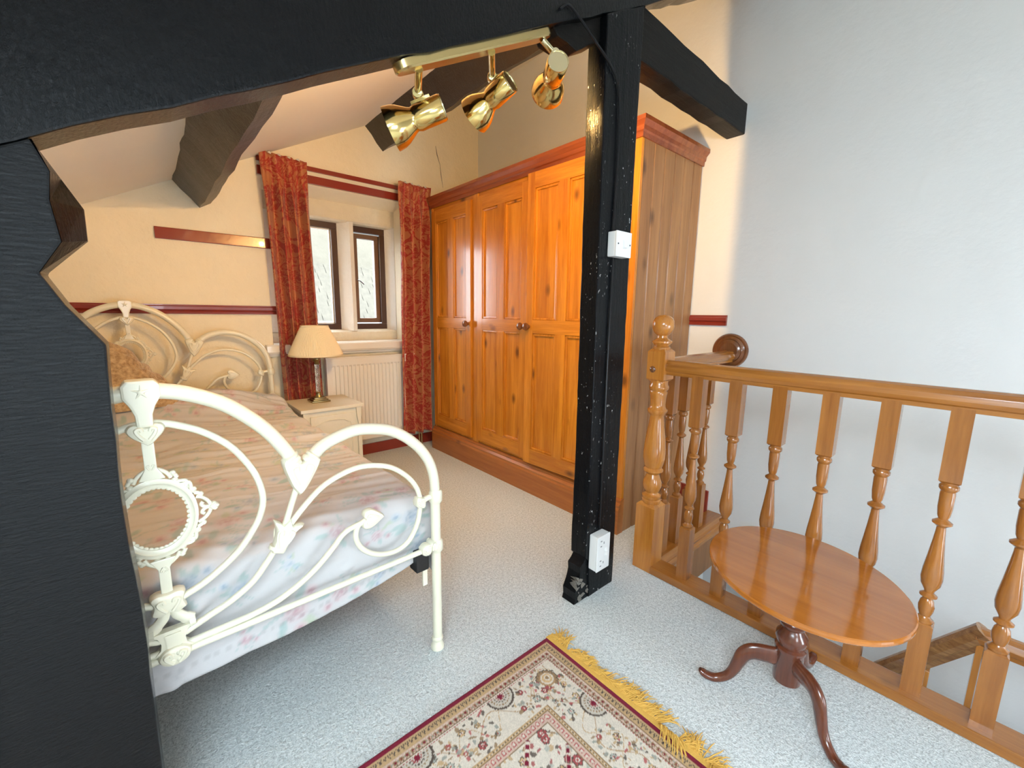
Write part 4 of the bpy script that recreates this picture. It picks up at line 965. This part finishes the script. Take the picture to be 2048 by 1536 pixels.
for ang in (122, 232, 356):
    ca, sa = math.cos(R_(ang)), math.sin(R_(ang))
    rz = [(.020, .135, .030, .015), (.060, .136, .028, .014), (.095, .134, .026, .0145), (.118, .118, .023, .0145), (.131, .088, .019, .0135), (.143, .055, .016, .0125), (.160, .030, .014, .0125), (.188, .0145, .0125, .013), (.212, .016, .0125, .014), (.228, .024, .011, .0135), (.236, .030, .006, .008)]
    P3 = cat_rom([(TC[0]+r*ca, TC[1]+r*sa, z) for r, z, a, b in rz], 4); rr = []
    for i in range(len(rz)-1):
        for k in range(4): f = k/4; rr.append((rz[i][2]*(1-f)+rz[i+1][2]*f, rz[i][3]*(1-f)+rz[i+1][3]*f))
    rr.append(rz[-1][2:])
    MB().tube(P3, rr, 16).build('leg', M['mahogany'], tt)

# =================================================================== RUG
def rug():
    RX0, RX1, RY0, RY1 = -.66, .977, -.12, .922
    nx, ny = 560, 360; xs = np.linspace(RX0, RX1, nx); ys = np.linspace(RY0, RY1, ny); X, Y = np.meshgrid(xs, ys, indexing='ij')
    ex = np.minimum(X-RX0, RX1-X); ey = np.minimum(Y-RY0, RY1-Y); d = np.minimum(ex, ey); along = np.where(ex < ey, Y-RY1, X-RX1)
    along = np.abs(along)
    cream = np.array([.66, .60, .51]); C = np.ones(X.shape+(3,))*cream
    rs = np.random.RandomState(4)
    mar, tan_, pnk, brn, grn, dk, red = map(np.array, ((.20, .012, .035), (.50, .34, .18), (.58, .42, .34), (.30, .19, .10), (.30, .31, .27), (.10, .075, .06), (.36, .08, .08)))
    def band(a, b, c): C[(d >= a) & (d < b)] = c
    band(.0, .020, mar); band(.020, .045, tan_); band(.045, .068, pnk); band(.190, .203, tan_); band(.203, .228, pnk)
    def tri(a, b, per, c, sharp=.5):
        t = (along/per) % 1; h = (d-a)/(b-a); C[(h > 0) & (h < 1) & (np.abs(t-.5) < (1-h)*sharp) & (np.abs(t-.5) > (1-h)*sharp-.22)] = c
    tri(.026, .040, .0125, dk, .40)
    def dots(mid, per, r, c, hole=0.0, off=0.0):
        t = ((along+off)/per) % 1; q = np.hypot((t-.5)*per, d-mid); C[(q < r) & (q >= hole)] = c
    dots(.0565, .0165, .0062, brn, .0030); dots(.0565, .0165, .0026, mar); dots(.0565, .0165, .0022, grn, 0, .008); dots(.050, .0085, .0014, cream); dots(.0635, .0085, .0014, dk)
    for e in (.045, .068, .190, .203, .228): C[np.abs(d-e) < .0013] = brn*.8
    for e in (.0715,): C[(np.abs(d-e) < .0013) & (((along/.008) % 1) < .6)] = red
    dots(.2155, .0175, .0070, red*1.15, .0045); dots(.2155, .0175, .0042, cream*.95); dots(.1965, .010, .0022, dk); dots(.1965, .010, .0016, cream, 0, .005)
    def disc(cx, cy, r, c, k=1.0, hole=0.0, el=1.0, an=0.0):
        m_ = (np.abs(X-cx) < r*2) & (np.abs(Y-cy) < r*2)
        if not m_.any(): return
        u = X[m_]-cx; v = Y[m_]-cy; p = u*math.cos(an)+v*math.sin(an); q = (-u*math.sin(an)+v*math.cos(an))*el; rr = np.hypot(p, q); w = ((rr < r) & (rr >= hole)).astype(float)[:, None]*k
        C[m_] = C[m_]*(1-w)+np.array(c)*w
    def line(pts, w, c):
        for i in range(len(pts)-1):
            (x0, y0), (x1, y1) = pts[i], pts[i+1]; m_ = max(2, int(math.hypot(x1-x0, y1-y0)/.002))
            for k in range(m_): disc(x0+(x1-x0)*k/m_, y0+(y1-y0)*k/m_, w, c)
    def flower(cx, cy, s, c, an):
        for k in range(6): t = an+k*1.047; disc(cx+s*.62*math.cos(t), cy+s*.62*math.sin(t), s*.42, dk if s > .009 else brn); disc(cx+s*.60*math.cos(t), cy+s*.60*math.sin(t), s*.30, c)
        disc(cx, cy, s*.36, cream); disc(cx, cy, s*.2, red)
    def palmette(cx, cy, s, an):
        for k in range(-5, 6): t = an+k*.36; disc(cx+s*math.cos(t), cy+s*math.sin(t), s*.24, dk); disc(cx+s*.93*math.cos(t), cy+s*.93*math.sin(t), s*.2, brn)
        disc(cx, cy, s*.84, brn*1.3); disc(cx+s*.1*math.cos(an), cy+s*.1*math.sin(an), s*.70, cream); disc(cx+s*.14*math.cos(an), cy+s*.14*math.sin(an), s*.56, tan_*1.2)
        disc(cx+s*.2*math.cos(an), cy+s*.2*math.sin(an), s*.34, cream); disc(cx+s*.22*math.cos(an), cy+s*.22*math.sin(an), s*.2, brn)
        disc(cx-s*.95*math.cos(an), cy-s*.95*math.sin(an), s*.2, red)
    def fan(cx, cy, s, an):
        for k in range(-8, 9): t = an+k*.195; disc(cx+s*math.cos(t), cy+s*math.sin(t), s*.13, dk)
        m_ = np.hypot(X-cx, Y-cy) < s*.96; C[m_] = cream*.82
        for rr, c, nn in ((.72, brn, 11), (.48, dk, 8), (.3, red, 6)):
            for k in range(nn): t = an-1.5+3.0*k/(nn-1); disc(cx+s*rr*math.cos(t), cy+s*rr*math.sin(t), s*.065, c)
        disc(cx+.06*s*math.cos(an), cy+.06*s*math.sin(an), s*.2, mar)
    inside = (d >= .0735) & (d < .189); keep = C.copy()
    fld = (.0735+.189)/2
    # vines and flowers filling the border and the field
    def side(f, L):     # f maps (along, depth) -> xy
        a = .06
        ph = rs.rand()*6
        line([f(t, fld+.030*math.sin(t*34+ph)) for t in np.arange(.08, L, .006)], .0014, brn*1.4); line([f(t, fld-.036*math.sin(t*47+ph+1)) for t in np.arange(.08, L, .006)], .0012, tan_)
        t = .125; i = 0
        while t < L:
            sgn = 1 if i % 2 else -1
            if i % 9 == 6:
                x, y = f(t, .078); nxp, nyp = f(t, .12); fan(x, y, .040, math.atan2(nyp-y, nxp-x)); t += .050
            else:
                x, y = f(t, fld+sgn*.026+rs.uniform(-.008, .008)); flower(x, y, rs.uniform(.007, .013), red if rs.rand() < .35 else (tan_*1.1 if rs.rand() < .5 else grn*1.3), rs.rand()*6)
                for k in range(11):
                    x2, y2 = f(t+rs.uniform(-.02, .02), fld+rs.uniform(-.054, .054)); disc(x2, y2, rs.uniform(.004, .008), [grn, brn, dk, red*1.2, tan_][rs.randint(5)], .9, 0, rs.uniform(1.2, 2.6), rs.rand()*6)
            t += rs.uniform(.021, .030); i += 1
    side(lambda t, q: (RX1-t, RY1-q), 1.2); side(lambda t, q: (RX1-q, RY1-t), .85)
    palmette(RX1-.128, RY1-.128, .030, math.pi/4)
    out_ = ~inside; C[out_] = keep[out_]
    # inner field
    keep2 = C.copy(); ins = d >= .229
    for k in range(1500):
        x, y = rs.uniform(RX0+.23, RX1-.23), rs.uniform(RY0+.23, RY1-.23); disc(x, y, rs.uniform(.004, .011), [grn, brn, dk, red, tan_, grn*1.4][rs.randint(6)], .9, 0, rs.uniform(1, 2.2), rs.rand()*6)
    for k in range(190): flower(rs.uniform(RX0+.24, RX1-.24), rs.uniform(RY0+.24, RY1-.24), rs.uniform(.010, .017), tan_*1.2 if rs.rand() < .6 else red, rs.rand()*6)
    # maroon lattice set diagonally
    u, v = (X-RX1)+(Y-RY1), (X-RX1)-(Y-RY1)
    for e in np.arange(-.075, .10, .150):
        b_ = (np.abs(v-e) < .007) & (u < -.535) & (((u/.030) % 1) < .62) & ins; C[b_] = mar
        b_ = (np.abs(v-e) < .010) & (np.abs(v-e) >= .007) & (u < -.535) & ins; C[b_] = pnk
    C[~ins] = keep2[~ins]
    # woven softening
    C *= (1+.22*(rs.rand(nx, ny)-.5))[..., None]
    hgt = .010*np.clip(d/.006, 0, 1)**.5+.0006*rs.rand(nx, ny)+.0015*vnoise(X*9, Y*9, 3)
    P = np.stack([X, Y, hgt+.0005], -1)-np.array([.15, .4, 0])
    root = thing('rug', 'oriental rug with maroon edge, cream floral border and yellow fringe', 'rug', (.15, .4, 0))
    o = grid_mesh('pile', P, C, M['rug']); o.parent = root
    mb = MB(); mb.box(RX1-.004, RX1+.014, RY0, RY1, .001, .009, .002); mb.build('woven_end', M['fringe'], root)
    # fringe: knotted yarn strands in messy clumps
    mb = MB(); rr = random.Random(5); y = RY1+.0
    clump = 0
    while y > .05:
        if clump <= 0: clump = rr.randint(5, 12); lean = rr.choice([-1.1, -1.6, -1.9, -.7, .5, -1.3]); ln = rr.uniform(.045, .075); back = rr.random() < .22
        clump -= 1
        for k in range(3):
            a = lean+rr.uniform(-.5, .5); L_ = ln*rr.uniform(.6, 1.15); p = Vector((RX1+.010, y+rr.uniform(-.004, .004), .006)); pts = [p]
            dirv = Vector((math.cos(a*.55), -math.sin(-a*.9), 0)).normalized()
            if back: dirv = Vector((-.75, dirv.y, 0)).normalized()
            sw_ = rr.uniform(-.4, .4)
            for q in range(1, 6):
                dirv = (Matrix.Rotation(sw_*.35, 3, 'Z') @ dirv); p = p+dirv*(L_/5); hz = .004+.010*math.sin(math.pi*q/6)*rr.uniform(.4, 1.5)+(.012 if back and q < 5 else 0)
                pts.append(Vector((p.x, p.y, hz)))
            mb.tube(pts, [.0017, .0019, .0019, .0017, .0014, .0006], 5)
        y -= .0046
    f = mb.build('fringe', M['fringe'], root); f['kind'] = 'stuff'
rug()

# =================================================================== OUTSIDE THE WINDOW
h1 = thing('house', 'pale stone house with a slate roof across the street', 'building', (4.2, 11, -3))
mb = MB().prism([(2.2, -3), (6.2, -3), (6.2, 3.2), (4.0, 5.1), (3.55, 5.35), (2.2, 3.6)], 10.6, 11.0, 'y'); mb.build('gable_wall', plaster('pale_stone', (.10, .094, .073), .8, 3, .05, .2), h1)
sl = plain('stone_slates', (.070, .065, .049), .8, bump=.4, bscale=8, var=.5)
mb = MB(); rs = random.Random(2)
for r in range(26):
    zc = .6+r*.15; yc_ = 9.2+r*.13
    x = 2.1+rs.uniform(0, .2)
    while x < 4.9:
        w = rs.uniform(.22, .38); t = rs.uniform(.015, .03)
        mb.add([(x, yc_, zc), (x+w-.015, yc_, zc+rs.uniform(-.01, .01)), (x+w-.015, yc_+.16, zc+.20), (x, yc_+.16, zc+.20), (x, yc_-.01, zc-t), (x+w-.015, yc_-.01, zc-t)], [(0, 1, 2, 3), (0, 4, 5, 1)]); x += w
ro = mb.build('slate_course', sl, h1); ro['kind'] = 'stuff'
MB().prism([(9.2, .55), (12.6, 4.5), (12.6, 4.3), (9.25, .4)], 2.0, 5.0, 'x').build('roof_deck', sl, h1)
MB().box(3.4, 3.75, 10.4, 10.75, 4.6, 5.9).build('chimney', sl, h1)
h2 = thing('outbuilding', 'low white outbuilding roof below the window', 'building', (3.2, 7, -3))
wr = plain('pale_felt_roof', (.11, .11, .115), .7)
MB().prism([(6.4, .25), (8.6, .95), (8.6, .85), (6.4, .15)], 1.0, 6.0, 'x').build('roof', wr, h2)
MB().box(1.1, 5.9, 6.6, 8.5, -3, .2).build('wall', wr, h2)
MB().tube([(1.8, 6.35, .55), (3.4, 6.3, .12)], .012, 6).build('pipe', M['frame_brown'], h2)
gd = MB().box(-30, 40, 4.0, 70, -3.2, -3.0).build('ground', plain('asphalt', (.08, .08, .08), .9), None); gd['kind'] = 'structure'
